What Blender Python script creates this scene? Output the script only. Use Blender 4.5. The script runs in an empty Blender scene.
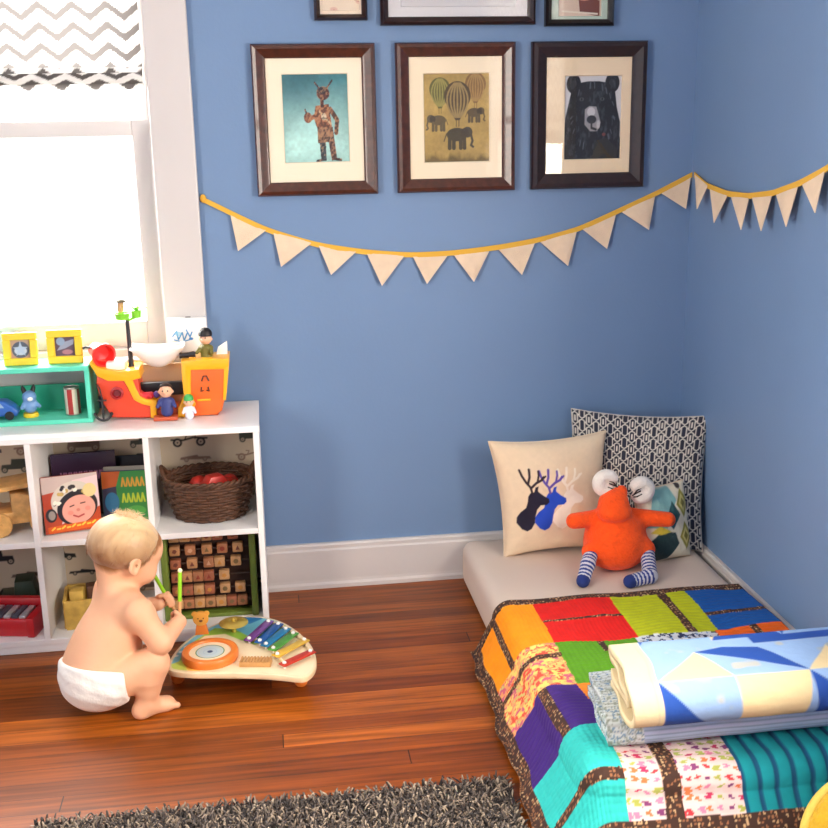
import bpy, bmesh, math, random
import numpy as np
from mathutils import Vector, Matrix
random.seed(7); RNG = np.random.RandomState(11)
SC = bpy.context.scene
COL = SC.collection
PI = math.pi

# ------------------------------------------------------------------ camera numbers (measured) and surveying helpers
CAM = np.array([-1.2756, -3.2003, 1.3839]); YAW, PITCH, ROLL, FPX = .1339, .2564, -.0186, 1102.6
_f = np.array([math.sin(YAW)*math.cos(PITCH), math.cos(YAW)*math.cos(PITCH), -math.sin(PITCH)])
_r = np.array([math.cos(YAW), -math.sin(YAW), 0.]); _u = np.cross(_r, _f)
_r, _u = math.cos(ROLL)*_r+math.sin(ROLL)*_u, -math.sin(ROLL)*_r+math.cos(ROLL)*_u
def _on(px, py, ax, v):
    d = _f+_r*(px-414)/FPX-_u*(py-414)/FPX
    return CAM+d*(v-CAM[ax])/d[ax]
def at_x(px, py, v): return _on(px, py, 0, v)
def at_y(px, py, v): return _on(px, py, 1, v)
def at_z(px, py, v): return _on(px, py, 2, v)

# ------------------------------------------------------------------ colour and materials
def lin(c):
    c = np.asarray(c, float)/255.
    return np.where(c <= .04045, c/12.92, ((c+.055)/1.055)**2.4)
def rgba(c): return tuple(float(x) for x in lin(c))+(1.,)
MATS = {}
def material(name, color=(200,200,200), rough=.5, spec=.5, metal=0., bump=None, attr=None, coat=0., sheen=0., sss=0., var=None):
    """bump=(scale, strength) noise bump; attr=colour attribute; var=(scale, amount) soft colour variation of the thing itself"""
    if name in MATS: return MATS[name]
    m = bpy.data.materials.new(name); m.use_nodes = True
    nt = m.node_tree; b = nt.nodes['Principled BSDF']
    b.inputs['Base Color'].default_value = rgba(color); b.inputs['Roughness'].default_value = rough
    b.inputs['Specular IOR Level'].default_value = spec; b.inputs['Metallic'].default_value = metal
    b.inputs['Coat Weight'].default_value = coat; b.inputs['Sheen Weight'].default_value = sheen
    if sss:
        b.inputs['Subsurface Weight'].default_value = sss; b.inputs['Subsurface Radius'].default_value = (1., .35, .2); b.inputs['Subsurface Scale'].default_value = .012
    src = None
    if attr:
        a = nt.nodes.new('ShaderNodeAttribute'); a.attribute_name = attr; src = a.outputs['Color']
        nt.links.new(src, b.inputs['Base Color'])
    tc = nt.nodes.new('ShaderNodeTexCoord')
    if var:
        n = nt.nodes.new('ShaderNodeTexNoise'); n.inputs['Scale'].default_value = var[0]; n.inputs['Detail'].default_value = 4
        nt.links.new(tc.outputs['Object'], n.inputs['Vector'])
        mr = nt.nodes.new('ShaderNodeMapRange'); mr.inputs[1].default_value = .3; mr.inputs[2].default_value = .7
        mr.inputs[3].default_value = 1-var[1]; mr.inputs[4].default_value = 1+var[1]
        nt.links.new(n.outputs['Fac'], mr.inputs[0])
        mx = nt.nodes.new('ShaderNodeVectorMath'); mx.operation = 'SCALE'
        if src: nt.links.new(src, mx.inputs[0])
        else: mx.inputs[0].default_value = rgba(color)[:3]
        nt.links.new(mr.outputs[0], mx.inputs['Scale']); nt.links.new(mx.outputs[0], b.inputs['Base Color'])
    if bump:
        n = nt.nodes.new('ShaderNodeTexNoise'); n.inputs['Scale'].default_value = bump[0]; n.inputs['Detail'].default_value = 3
        nt.links.new(tc.outputs['Object'], n.inputs['Vector'])
        bp = nt.nodes.new('ShaderNodeBump'); bp.inputs['Strength'].default_value = bump[1]; bp.inputs['Distance'].default_value = .01
        nt.links.new(n.outputs['Fac'], bp.inputs['Height']); nt.links.new(bp.outputs['Normal'], b.inputs['Normal'])
    MATS[name] = m; return m

# ------------------------------------------------------------------ mesh builder
class MB:
    def __init__(self): self.v = []; self.f = []; self.m = []; self.n = 0
    def add(self, V, F, mi=0):
        self.v.append(np.asarray(V, float).reshape(-1, 3))
        self.f += [tuple(int(i)+self.n for i in f) for f in F]; self.m += [mi]*len(F); self.n += len(self.v[-1]); return self
    def bm(self, bm, mi=0):
        bm.verts.index_update()
        self.add([v.co[:] for v in bm.verts], [[v.index for v in f.verts] for f in bm.faces], mi); bm.free(); return self
    def box(self, lo, hi, bevel=0., seg=2, mi=0, M=None):
        bm = bmesh.new(); bmesh.ops.create_cube(bm, size=1.)
        lo, hi = np.array(lo, float), np.array(hi, float); lo, hi = np.minimum(lo, hi), np.maximum(lo, hi)
        for v in bm.verts: v.co = Vector((lo+hi)/2+np.array(v.co)*(hi-lo))
        if bevel: bmesh.ops.bevel(bm, geom=bm.edges[:], offset=min(bevel, .49*float((hi-lo).min())), segments=seg, profile=.5, affect='EDGES')
        if M is not None: bmesh.ops.transform(bm, matrix=M, verts=bm.verts)
        return self.bm(bm, mi)
    def prism(self, poly, d0, d1, axis='y', bevel=0., seg=2, mi=0, M=None):
        """polygon in (x,z) extruded along y (axis='y'), or in (x,y) along z, or in (y,z) along x"""
        bm = bmesh.new()
        def P(a, b, d): return {'y': (a, d, b), 'z': (a, b, d), 'x': (d, a, b)}[axis]
        vs = [bm.verts.new(P(a, b, d0)) for a, b in poly]; ws = [bm.verts.new(P(a, b, d1)) for a, b in poly]
        n = len(poly); caps = [bm.faces.new(vs), bm.faces.new(ws[::-1])]
        for i in range(n): bm.faces.new((vs[i], ws[i], ws[(i+1) % n], vs[(i+1) % n]))
        bmesh.ops.recalc_face_normals(bm, faces=bm.faces[:])
        if bevel:
            ed = [e for f in caps for e in f.edges]
            bmesh.ops.bevel(bm, geom=ed, offset=bevel, segments=seg, profile=.5, affect='EDGES')
        if M is not None: bmesh.ops.transform(bm, matrix=M, verts=bm.verts)
        return self.bm(bm, mi)
    def tube(self, pts, r, n=10, closed=False, mi=0, caps=True):
        P = np.asarray(pts, float); k = len(P); R = np.broadcast_to(np.asarray(r, float), (k,))
        T = np.roll(P, -1, 0)-np.roll(P, 1, 0)
        if not closed: T[0] = P[1]-P[0]; T[-1] = P[-1]-P[-2]
        T /= np.linalg.norm(T, axis=1)[:, None]+1e-12
        up = np.array([0, 0, 1.]) if abs(T[0][2]) < .9 else np.array([1., 0, 0])
        N = np.cross(T[0], up); N /= np.linalg.norm(N); V = []
        for i in range(k):
            N = N-T[i]*(N@T[i]); N /= np.linalg.norm(N)+1e-12; B = np.cross(T[i], N)
            a = np.arange(n)*2*PI/n
            V.append(P[i]+R[i]*(np.cos(a)[:, None]*N+np.sin(a)[:, None]*B))
        V = np.concatenate(V); F = []
        for i in range(k if closed else k-1):
            j = (i+1) % k
            for q in range(n): F.append((i*n+q, i*n+(q+1) % n, j*n+(q+1) % n, j*n+q))
        if caps and not closed: F.append(tuple(range(n))[::-1]); F.append(tuple((k-1)*n+q for q in range(n)))
        return self.add(V, F, mi)
    def lathe(self, prof, c=(0,0,0), n=32, sx=1., sy=1., mi=0, M=None, axis='z'):
        """profile [(r,z)...] revolved"""
        V = []; k = len(prof); a = np.arange(n)*2*PI/n
        for r, z in prof: V.append(np.stack([r*sx*np.cos(a), r*sy*np.sin(a), np.full(n, z)], -1))
        V = np.concatenate(V); F = []
        for i in range(k-1):
            for q in range(n): F.append((i*n+q, i*n+(q+1) % n, (i+1)*n+(q+1) % n, (i+1)*n+q))
        if prof[0][0] > 1e-6: F.append(tuple(range(n))[::-1])
        if prof[-1][0] > 1e-6: F.append(tuple((k-1)*n+q for q in range(n)))
        if axis == 'y': V = V[:, [0, 2, 1]]*np.array([1, -1, 1])   # axis towards -y
        if axis == 'x': V = V[:, [2, 1, 0]]*np.array([1, 1, -1])
        if M is not None: V = V@np.array(M.to_3x3()).T+np.array(M.translation)
        return self.add(V+np.array(c), F, mi)
    def ball(self, c, r, n=16, mi=0):
        r = np.broadcast_to(np.asarray(r, float), (3,)); k = n//2+1
        prof = [(math.sin(PI*i/k), -math.cos(PI*i/k)) for i in range(k+1)]
        m2 = MB().lathe([(max(a, 1e-5), b) for a, b in prof], n=n)
        return self.add(np.concatenate(m2.v)*r+np.array(c), m2.f, mi)
    def build(self, name, mats, parent=None, off=None, smooth=True, angle=40, col=None):
        me = bpy.data.meshes.new(name)
        V = np.concatenate(self.v)
        if off is not None: V = V-np.array(off)
        me.from_pydata(V.tolist(), [], self.f); me.update()
        mats = mats if isinstance(mats, (list, tuple)) else [mats]
        for m in mats: me.materials.append(m)
        if len(mats) > 1: me.polygons.foreach_set('material_index', self.m)
        if smooth: me.polygons.foreach_set('use_smooth', [True]*len(me.polygons))
        if smooth and angle: me.set_sharp_from_angle(angle=math.radians(angle))
        if col is not None:
            at = me.color_attributes.new('Col', 'FLOAT_COLOR', 'POINT')
            c4 = np.ones((len(V), 4), np.float32); c4[:, :3] = col; at.data.foreach_set('color', c4.ravel())
        o = bpy.data.objects.new(name, me); COL.objects.link(o)
        if parent is not None: o.parent = parent
        return o

def tag(o, label, cat, group=None, kind=None):
    o['label'] = label; o['category'] = cat
    if group: o['group'] = group
    if kind: o['kind'] = kind
    return o
def thing(name, label, cat, loc=(0,0,0), rz=0., group=None):
    o = bpy.data.objects.new(name, None); COL.objects.link(o); o.empty_display_size = .02
    o.location = tuple(float(x) for x in loc); o.rotation_euler = (0, 0, rz)
    tag(o, label, cat, group); o['kind'] = 'thing'; return o
def copy_thing(o, loc, label, rz=None, group=None):
    c = o.copy(); COL.objects.link(c); c.location = loc; c['label'] = label
    if rz is not None: c.rotation_euler = (0, 0, rz)
    if group: c['group'] = group
    for ch in list(o.children):
        d = ch.copy(); COL.objects.link(d); d.parent = c
        for g in list(ch.children):
            e = g.copy(); COL.objects.link(e); e.parent = d
    return c
def structure(o): o['kind'] = 'structure'; return o

# ------------------------------------------------------------------ implicit surfaces (one continuous skin per body)
def surface_nets(fn, lo, hi, h):
    lo, hi = np.array(lo, float), np.array(hi, float)
    n = np.ceil((hi-lo)/h).astype(int)+1
    ax = [lo[i]+h*np.arange(n[i]) for i in range(3)]
    F = np.empty(n); bs = 14; bl = [(i, j, k) for i in range(0, n[0], bs) for j in range(0, n[1], bs) for k in range(0, n[2], bs)]
    cen = np.array([[ax[a][b[a]]+h*(min(bs, n[a]-b[a])-1)/2 for a in range(3)] for b in bl]); fc = fn(cen); rad = h*bs*.9*1.6+.012
    for b, f0 in zip(bl, fc):                       # only blocks near the surface are evaluated in full
        sl = tuple(slice(b[a], min(b[a]+bs, n[a])) for a in range(3))
        if abs(f0) > rad: F[sl] = f0; continue
        g = np.stack(np.meshgrid(*[ax[a][sl[a]] for a in range(3)], indexing='ij'), -1); F[sl] = fn(g.reshape(-1, 3)).reshape(g.shape[:3])
    F = np.where(F == 0, 1e-9, F); S = F < 0
    acc = np.zeros(tuple(n-1)+(3,)); cnt = np.zeros(tuple(n-1))
    for a in range(3):
        sl0 = [slice(None)]*3; sl1 = [slice(None)]*3; sl0[a] = slice(0, -1); sl1[a] = slice(1, None)
        f0, f1 = F[tuple(sl0)], F[tuple(sl1)]; cr = (f0 < 0) != (f1 < 0)
        t = np.where(cr, f0/(f0-f1+1e-30), 0)
        b, c = [i for i in range(3) if i != a]
        for db in (0, 1):
            for dc in (0, 1):
                s = [slice(None)]*3; s[b] = slice(db, n[b]-1+db); s[c] = slice(dc, n[c]-1+dc)
                k = cr[tuple(s)]; off = np.zeros(tuple(n-1)+(3,)); off[..., a] = t[tuple(s)]; off[..., b] = db; off[..., c] = dc
                acc += off*k[..., None]; cnt += k
    act = cnt > 0; idx = -np.ones(tuple(n-1), int); idx[act] = np.arange(act.sum())
    I = np.stack(np.nonzero(act), -1); V = lo+h*(I+acc[act]/cnt[act][:, None])
    Q = []
    for a in range(3):
        b, c = (a+1) % 3, (a+2) % 3
        sl0 = [slice(None)]*3; sl1 = [slice(None)]*3; sl0[a] = slice(0, -1); sl1[a] = slice(1, None)
        s0 = S[tuple(sl0)]; cr = s0 != S[tuple(sl1)]
        ii = np.stack(np.nonzero(cr), -1); sg = s0[cr]
        ok = (ii[:, b] > 0) & (ii[:, c] > 0) & (ii[:, b] < n[b]-1) & (ii[:, c] < n[c]-1); ii = ii[ok]; sg = sg[ok]
        def g(db, dc):
            q = ii.copy(); q[:, b] += db; q[:, c] += dc; return idx[q[:, 0], q[:, 1], q[:, 2]]
        q = np.stack([g(-1, -1), g(0, -1), g(0, 0), g(-1, 0)], -1)
        Q.append(np.where(sg[:, None], q, q[:, ::-1]))
    return V, np.concatenate(Q)
def cone(p, a, b, ra, rb):
    a, b = np.array(a, float), np.array(b, float); ba = b-a
    t = np.clip(((p-a)@ba)/(ba@ba+1e-12), 0, 1)
    return np.linalg.norm(p-a-t[:, None]*ba, axis=1)-(ra+(rb-ra)*t)
def ell(p, c, r, R=None):
    q = p-np.array(c, float)
    if R is not None: q = q@np.array(R)           # columns of R are the local axes
    r = np.array(r, float); k0 = np.linalg.norm(q/r, axis=1); k1 = np.linalg.norm(q/r**2, axis=1)
    return k0*(k0-1)/(k1+1e-9)
def smin(a, b, k):
    h = np.maximum(k-np.abs(a-b), 0)/k; return np.minimum(a, b)-h*h*k*.25
def smax(a, b, k): return -smin(-a, -b, k)
def blend(k, *d):
    o = d[0]
    for x in d[1:]: o = smin(o, x, k)
    return o
def implicit(name, fn, lo, hi, h, mats, parent=None, off=None, colfn=None):
    V, Q = surface_nets(fn, lo, hi, h)
    mb = MB(); mb.v = [V]; mb.f = Q.tolist(); mb.m = [0]*len(Q); mb.n = len(V)
    return mb.build(name, mats, parent, off, angle=None, col=None if colfn is None else colfn(V))

# ------------------------------------------------------------------ painting a printed pattern into a colour attribute
def vnoise(x, y, seed=0):
    xi, yi = np.floor(x).astype(np.int64), np.floor(y).astype(np.int64); xf, yf = x-xi, y-yi
    def h(a, b):
        n = (a*374761393+b*668265263+seed*1274126177) & 0x7fffffff; n = ((n ^ (n >> 13))*1274126177) & 0x7fffffff
        return ((n ^ (n >> 16)) & 0xffff)/65535.
    u, v = xf*xf*(3-2*xf), yf*yf*(3-2*yf)
    return (h(xi, yi)*(1-u)+h(xi+1, yi)*u)*(1-v)+(h(xi, yi+1)*(1-u)+h(xi+1, yi+1)*u)*v
def fbm(x, y, seed=0, o=3): return sum(vnoise(x*2**i, y*2**i, seed+i)*.5**i for i in range(o))/sum(.5**i for i in range(o))
def hashcell(a, b, seed=0):
    n = (a.astype(np.int64)*374761393+b.astype(np.int64)*668265263+seed*974634777) & 0x7fffffff; n = ((n ^ (n >> 13))*1274126177) & 0x7fffffff
    return ((n ^ (n >> 16)) & 0xffff)/65535.
class Canvas:
    def __init__(self, x, y, base, aa): self.x, self.y, self.aa = x, y, aa; self.c = np.tile(lin(base), (len(x), 1))
    def over(self, d, col, op=1.):
        a = np.clip(.5-d/self.aa, 0, 1)[:, None]*op; col = lin(col) if np.ndim(col) == 1 else col
        self.c = self.c*(1-a)+col*a; return self
    def poly(self, P, col, op=1.):
        P = np.array(P, float); x, y = self.x, self.y
        d = np.full(len(x), 1e9); s = np.zeros(len(x), bool); n = len(P)
        for i in range(n):
            a, b = P[i], P[i-1]; e = b-a; wx, wy = x-a[0], y-a[1]
            t = np.clip((wx*e[0]+wy*e[1])/(e@e+1e-12), 0, 1)
            d = np.minimum(d, np.hypot(wx-e[0]*t, wy-e[1]*t))
            cnd = ((a[1] > y) != (b[1] > y))
            with np.errstate(divide='ignore', invalid='ignore'): xx = e[0]*(y-a[1])/(e[1] if e[1] != 0 else 1e-9)+a[0]
            s ^= cnd & (x < xx)
        return self.over(np.where(s, -d, d), col, op)
    def line(self, P, w, col, op=1.):
        P = np.array(P, float); d = np.full(len(self.x), 1e9)
        for a, b in zip(P[:-1], P[1:]):
            e = b-a; wx, wy = self.x-a[0], self.y-a[1]; t = np.clip((wx*e[0]+wy*e[1])/(e@e+1e-12), 0, 1)
            d = np.minimum(d, np.hypot(wx-e[0]*t, wy-e[1]*t))
        return self.over(d-w/2, col, op)
    def disc(self, cx, cy, rx, col, ry=None, op=1., rot=0.):
        ry = rx if ry is None else ry; X, Y = self.x-cx, self.y-cy; c, s = math.cos(rot), math.sin(rot); X, Y = X*c+Y*s, -X*s+Y*c
        return self.over((np.hypot(X/rx, Y/ry)-1)*min(rx, ry), col, op)
def grid_faces(nu, nv):
    i, j = np.meshgrid(np.arange(nu-1), np.arange(nv-1), indexing='ij'); a = (i*nv+j).ravel()
    return np.stack([a, a+nv, a+nv+1, a+1], -1).tolist()
def sheet(name, S, nu, nv, colfn, mat, parent=None, off=None, flip=False):
    """S(u,v)->points on unit square; colfn(u,v)->linear colours"""
    u, v = np.meshgrid(np.linspace(0, 1, nu), np.linspace(0, 1, nv), indexing='ij'); u, v = u.ravel(), v.ravel()
    mb = MB(); F = grid_faces(nu, nv)
    if flip: F = [f[::-1] for f in F]
    mb.v = [S(u, v)]; mb.f = F; mb.m = [0]*len(F); mb.n = len(u)
    return mb.build(name, mat, parent, off, angle=None, col=colfn(u, v) if colfn else None)
E1, E2, E3, EXPO = 150, 180, 95, .83
CUSH = (-.215, -1.595, .09); CROT = (.95, 0, -.5)
# ================================================================== the room
RX0, RY0, RH = -3.0, -4.2, 2.62
def wall_paint():
    m = material('blue wall paint', (112, 140, 177), rough=.48, spec=.35, bump=(90, .04), var=(2.2, .03)); return m
def floor_wood():
    m = bpy.data.materials.new('red brown strip flooring'); m.use_nodes = True; nt = m.node_tree; N = nt.nodes; L = nt.links; b = N['Principled BSDF']
    tc = N.new('ShaderNodeTexCoord')
    def mth(op, x, y=None):
        n = N.new('ShaderNodeMath'); n.operation = op
        for i, q in enumerate((x, y)):
            if q is None: continue
            if isinstance(q, (int, float)): n.inputs[i].default_value = q
            else: L.new(q, n.inputs[i])
        return n.outputs[0]
    sp = N.new('ShaderNodeSeparateXYZ'); L.new(tc.outputs['Object'], sp.inputs[0])
    rowf = mth('DIVIDE', sp.outputs[1], .057); row = mth('FLOOR', rowf)
    w1 = N.new('ShaderNodeTexWhiteNoise'); w1.noise_dimensions = '1D'; L.new(row, w1.inputs['W'])
    xf = mth('ADD', mth('DIVIDE', sp.outputs[0], 2.3), mth('MULTIPLY', w1.outputs['Value'], 7.)); xi = mth('FLOOR', xf)
    w2 = N.new('ShaderNodeTexWhiteNoise'); w2.noise_dimensions = '2D'; cb = N.new('ShaderNodeCombineXYZ'); L.new(row, cb.inputs[0]); L.new(xi, cb.inputs[1]); L.new(cb.outputs[0], w2.inputs['Vector'])
    fy = mth('ABSOLUTE', mth('SUBTRACT', mth('SUBTRACT', rowf, row), .5)); fx = mth('ABSOLUTE', mth('SUBTRACT', mth('SUBTRACT', xf, xi), .5))
    gap = mth('MAXIMUM', mth('GREATER_THAN', fy, .488), mth('GREATER_THAN', fx, .4994))
    cr = N.new('ShaderNodeValToRGB'); e = cr.color_ramp.elements
    e[0].position = 0; e[0].color = rgba((112, 52, 12)); e[1].position = 1; e[1].color = rgba((170, 90, 25))
    x = cr.color_ramp.elements.new(.5); x.color = rgba((142, 70, 16))
    L.new(w2.outputs['Value'], cr.inputs['Fac'])
    mg = N.new('ShaderNodeMapping'); mg.inputs['Scale'].default_value = (2.2, 46, 1); L.new(tc.outputs['Object'], mg.inputs['Vector'])
    ng = N.new('ShaderNodeTexNoise'); ng.inputs['Scale'].default_value = 1.6; ng.inputs['Detail'].default_value = 6; L.new(mg.outputs['Vector'], ng.inputs['Vector'])
    mr = N.new('ShaderNodeMapRange'); mr.inputs[1].default_value = .3; mr.inputs[2].default_value = .72; mr.inputs[3].default_value = .52; mr.inputs[4].default_value = 1.38
    L.new(ng.outputs['Fac'], mr.inputs[0])
    vm = N.new('ShaderNodeVectorMath'); vm.operation = 'SCALE'; L.new(cr.outputs['Color'], vm.inputs[0]); L.new(mr.outputs[0], vm.inputs['Scale'])
    mo = N.new('ShaderNodeMix'); mo.data_type = 'RGBA'; L.new(gap, mo.inputs[0]); L.new(vm.outputs[0], mo.inputs[6]); mo.inputs[7].default_value = rgba((52, 20, 9))
    L.new(mo.outputs[2], b.inputs['Base Color'])
    b.inputs['Roughness'].default_value = .3; b.inputs['Specular IOR Level'].default_value = .36
    n2 = N.new('ShaderNodeTexNoise'); n2.inputs['Scale'].default_value = 7; L.new(tc.outputs['Object'], n2.inputs['Vector'])
    m2 = N.new('ShaderNodeMapRange'); m2.inputs[3].default_value = .24; m2.inputs[4].default_value = .46; L.new(n2.outputs['Fac'], m2.inputs[0]); L.new(m2.outputs[0], b.inputs['Roughness'])
    bp = N.new('ShaderNodeBump'); bp.inputs['Strength'].default_value = .25; bp.inputs['Distance'].default_value = .002; bp.invert = True
    L.new(gap, bp.inputs['Height']); L.new(bp.outputs['Normal'], b.inputs['Normal'])
    return m
WHITE = material('white painted trim', (204, 199, 197), rough=.38, spec=.4, bump=(35, .03))
CEIL = material('ceiling white', (235, 233, 230), rough=.8)
WALL = wall_paint()
structure(MB().box((RX0, RY0, -.1), (0, 0, 0)).build('floor', floor_wood(), smooth=False))
structure(MB().box((RX0-.15, RY0-.15, RH), (.15, .15, RH+.1)).build('ceiling', CEIL, smooth=False))
# window openings
W1 = dict(x0=-2.37, x1=-1.555, z0=.775, z1=2.2)      # in the back wall
W2 = dict(y0=-2.95, y1=-1.38, z0=.80, z1=2.2)        # in the right wall, nearer the camera than the picture shows
W3 = dict(y0=-3.4, y1=-2.2, z0=.80, z1=2.2)          # in the left wall, added to balance the light
T = .15
mb = MB()
for lo, hi in [((RX0-T, 0, -.1), (W1['x0'], T, RH)), ((W1['x1'], 0, -.1), (T, T, RH)), ((W1['x0'], 0, -.1), (W1['x1'], T, W1['z0'])), ((W1['x0'], 0, W1['z1']), (W1['x1'], T, RH))]: mb.box(lo, hi)
structure(mb.build('wall_back', WALL, smooth=False))
def side_wall(name, x0, x1, W):
    mb = MB()
    for lo, hi in [((x0, RY0, -.1), (x1, W['y0'], RH)), ((x0, W['y1'], -.1), (x1, 0, RH)), ((x0, W['y0'], -.1), (x1, W['y1'], W['z0'])), ((x0, W['y0'], W['z1']), (x1, W['y1'], RH))]: mb.box(lo, hi)
    structure(mb.build(name, WALL, smooth=False))
side_wall('wall_right', 0, T, W2); side_wall('wall_left', RX0-T, RX0, W3)
structure(MB().box((RX0-T, RY0-T, -.1), (T, RY0, RH)).build('wall_front', WALL, smooth=False))
# baseboards: tall flat board with a moulded cap and a small shoe
BT = .1443
def base_prof(): return [(0, 0), (.022, 0), (.022, .012), (.0185, .02), (.0175, .028), (.0175, BT-.022), (.0145, BT-.016), (.0145, BT-.006), (.010, BT), (0, BT)]
structure(MB().prism([(-a, b) for a, b in base_prof()], RX0, -.0, axis='x', M=None).build('baseboard_back', WHITE, smooth=False))
structure(MB().prism([(-a, b) for a, b in base_prof()], RY0, -.0, axis='y').build('baseboard_right', WHITE, smooth=False))
structure(MB().prism([(RX0+a, b) for a, b in base_prof()], RY0, -.0, axis='y').build('baseboard_left', WHITE, smooth=False))

# glass that lets daylight through
def glass():
    m = bpy.data.materials.new('window glass'); m.use_nodes = True; nt = m.node_tree; nt.nodes.clear()
    o = nt.nodes.new('ShaderNodeOutputMaterial'); t = nt.nodes.new('ShaderNodeBsdfTransparent'); g = nt.nodes.new('ShaderNodeBsdfGlossy'); mx = nt.nodes.new('ShaderNodeMixShader'); fr = nt.nodes.new('ShaderNodeFresnel')
    g.inputs['Roughness'].default_value = .02; fr.inputs['IOR'].default_value = 1.35
    ge = nt.nodes.new('ShaderNodeNewGeometry'); mu = nt.nodes.new('ShaderNodeMath'); mu.operation = 'SUBTRACT'; mu.use_clamp = True; nt.links.new(fr.outputs[0], mu.inputs[0]); nt.links.new(ge.outputs['Backfacing'], mu.inputs[1]); nt.links.new(mu.outputs[0], mx.inputs[0]); nt.links.new(t.outputs[0], mx.inputs[1]); nt.links.new(g.outputs[0], mx.inputs[2]); nt.links.new(mx.outputs[0], o.inputs[0]); return m
GLASS = glass()
def window(name, M, w, z0, z1, stool=True):
    """double-hung sash window; local x along the wall 0..w, local -y into the room, M places it"""
    root = bpy.data.objects.new(name, None); COL.objects.link(root); root['kind'] = 'structure'; root.matrix_world = M
    cw = .113
    f = MB()
    f.box((-cw, -.026, z0-.02), (0.004, 0, z1+.0), .004); f.box((w-.004, -.026, z0-.02), (w+cw, 0, z1), .004)
    f.box((-cw-.012, -.03, z1-.004), (w+cw+.012, 0, z1+.12), .004)
    structure(f.build('casing', WHITE, root, smooth=False))
    s = MB(); s.box((-cw-.0, -.06, z0-.045), (w+cw, 0.0, z0-.018), .006); s.box((.0, -.01, z0-.03), (w, T, z0+.001), .001); s.box((-cw+.01, -.02, z0-.13), (w+cw-.01, 0, z0-.045), .003)
    structure(s.build('sill', WHITE, root, smooth=False))
    j = MB()
    for lo, hi in [((0, 0, z0-.02), (.012, T, z1)), ((w-.012, 0, z0-.02), (w, T, z1)), ((.012, 0, z1-.012), (w-.012, T, z1)), ((.012, .1, z0-.02), (w-.012, T, z0))]: j.box(lo, hi)
    structure(j.build('jamb', WHITE, root, smooth=False))
    zm = (z0+z1)/2-.12
    for nm, y, a, b in (('sash', .03, z0, zm+.045), ('sash', .068, zm, z1-.012)):
        q = MB(); st = .048
        q.box((.012, y, a), (.012+st, y+.034, b), .003); q.box((w-.012-st, y, a), (w-.012, y+.034, b), .003)
        q.box((.012+st, y, b-.045), (w-.012-st, y+.034, b), .003); q.box((.012+st, y, a), (w-.012-st, y+.034, a+(.075 if y < .05 else .04)), .003)
        sa = structure(q.build(nm, WHITE, root, smooth=False))
        structure(MB().box((.012+st, y+.015, a+.03), (w-.012-st, y+.019, b-.03)).build('pane', GLASS, sa, smooth=False))
        if y < .05:
            structure(MB().box((w*.5-.03, y-.014, a+.035), (w*.5+.03, y, a+.043), .003).box((w*.5-.03, y-.014, a+.035), (w*.5+.03, y-.010, a+.056), .002).build('sash_lift', material('dull nickel', (150,146,140), .35, metal=.8), sa))
            structure(MB().box((w*.42, y, b-.002), (w*.42+.05, y+.03, b+.012), .004).build('sash_lock', material('dull nickel', (150,146,140), .35, metal=.8), sa))
    return root
window('window_1', Matrix.Translation((W1['x0'], 0, 0)), W1['x1']-W1['x0'], W1['z0'], W1['z1'])
window('window_2', Matrix.Translation((0, W2['y1'], 0))@Matrix.Rotation(-PI/2, 4, 'Z'), W2['y1']-W2['y0'], W2['z0'], W2['z1'])
window('fill_window', Matrix.Translation((RX0, W3['y0'], 0))@Matrix.Rotation(PI/2, 4, 'Z'), W3['y1']-W3['y0'], W3['z0'], W3['z1'])  # made-up window, added out of view to let the left fill in

# ---- chevron window shades (roman shades, folded at the foot)
def chevron_cloth():
    m = bpy.data.materials.new('grey chevron shade cloth'); m.use_nodes = True; nt = m.node_tree; N, L = nt.nodes, nt.links; N.clear()
    o = N.new('ShaderNodeOutputMaterial'); a = N.new('ShaderNodeAttribute'); a.attribute_name = 'Col'
    d = N.new('ShaderNodeBsdfDiffuse'); t = N.new('ShaderNodeBsdfTranslucent'); mx = N.new('ShaderNodeMixShader'); mx.inputs[0].default_value = .24
    L.new(a.outputs['Color'], d.inputs['Color']); L.new(a.outputs['Color'], t.inputs['Color'])
    L.new(d.outputs[0], mx.inputs[1]); L.new(t.outputs[0], mx.inputs[2]); L.new(mx.outputs[0], o.inputs[0]); return m
CHEV = chevron_cloth()
def shade(name, label, M, w, zb, zt):
    root = thing(name, label, 'window shade', M.translation); root.matrix_world = M
    def colf(X, Z):
        per = .088; ph = np.abs(((X/per) % 1)-.5)*2; q = ((Z-zb)-ph*.034)/.052 % 1
        k = np.clip((.5-np.abs(q-.5)*1.0-.27)/.03, 0, 1)[:, None]
        return lin((240, 238, 235))*(1-k)+lin((96, 92, 90))*k
    nu, nv = int(w/.004), int((zt-zb)/.004)
    sheet('cloth', lambda u, v: np.stack([u*w, -.004+.006*np.sin(v*9)*(v > .2)*0, zb+v*(zt-zb)], -1), nu, nv, lambda u, v: colf(u*w, zb+v*(zt-zb)), CHEV, root)
    for k, (yy, a, b) in enumerate([(-.012, -.004, .055), (-.019, .012, .04)]):    # gathered folds at the foot
        sheet('fold', lambda u, v: np.stack([u*w, yy-.006*np.sin(v*PI), zb+a+v*(b-a)], -1), nu, 12, lambda u, v: colf(u*w+.03*k, zb+.02+.03*k+v*.05), CHEV, root)
    MB().box((0, -.02, zt-.035), (w, .004, zt), .004).build('head_rail', WHITE, root)
    return root
shade('window_shade', 'grey and white chevron shade half raised in the window above the toys', Matrix.Translation((W1['x0']+.014, -.002, 0)), W1['x1']-W1['x0']-.028, at_y(70, 89, -.01)[2], W1['z1']-.012)
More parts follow.
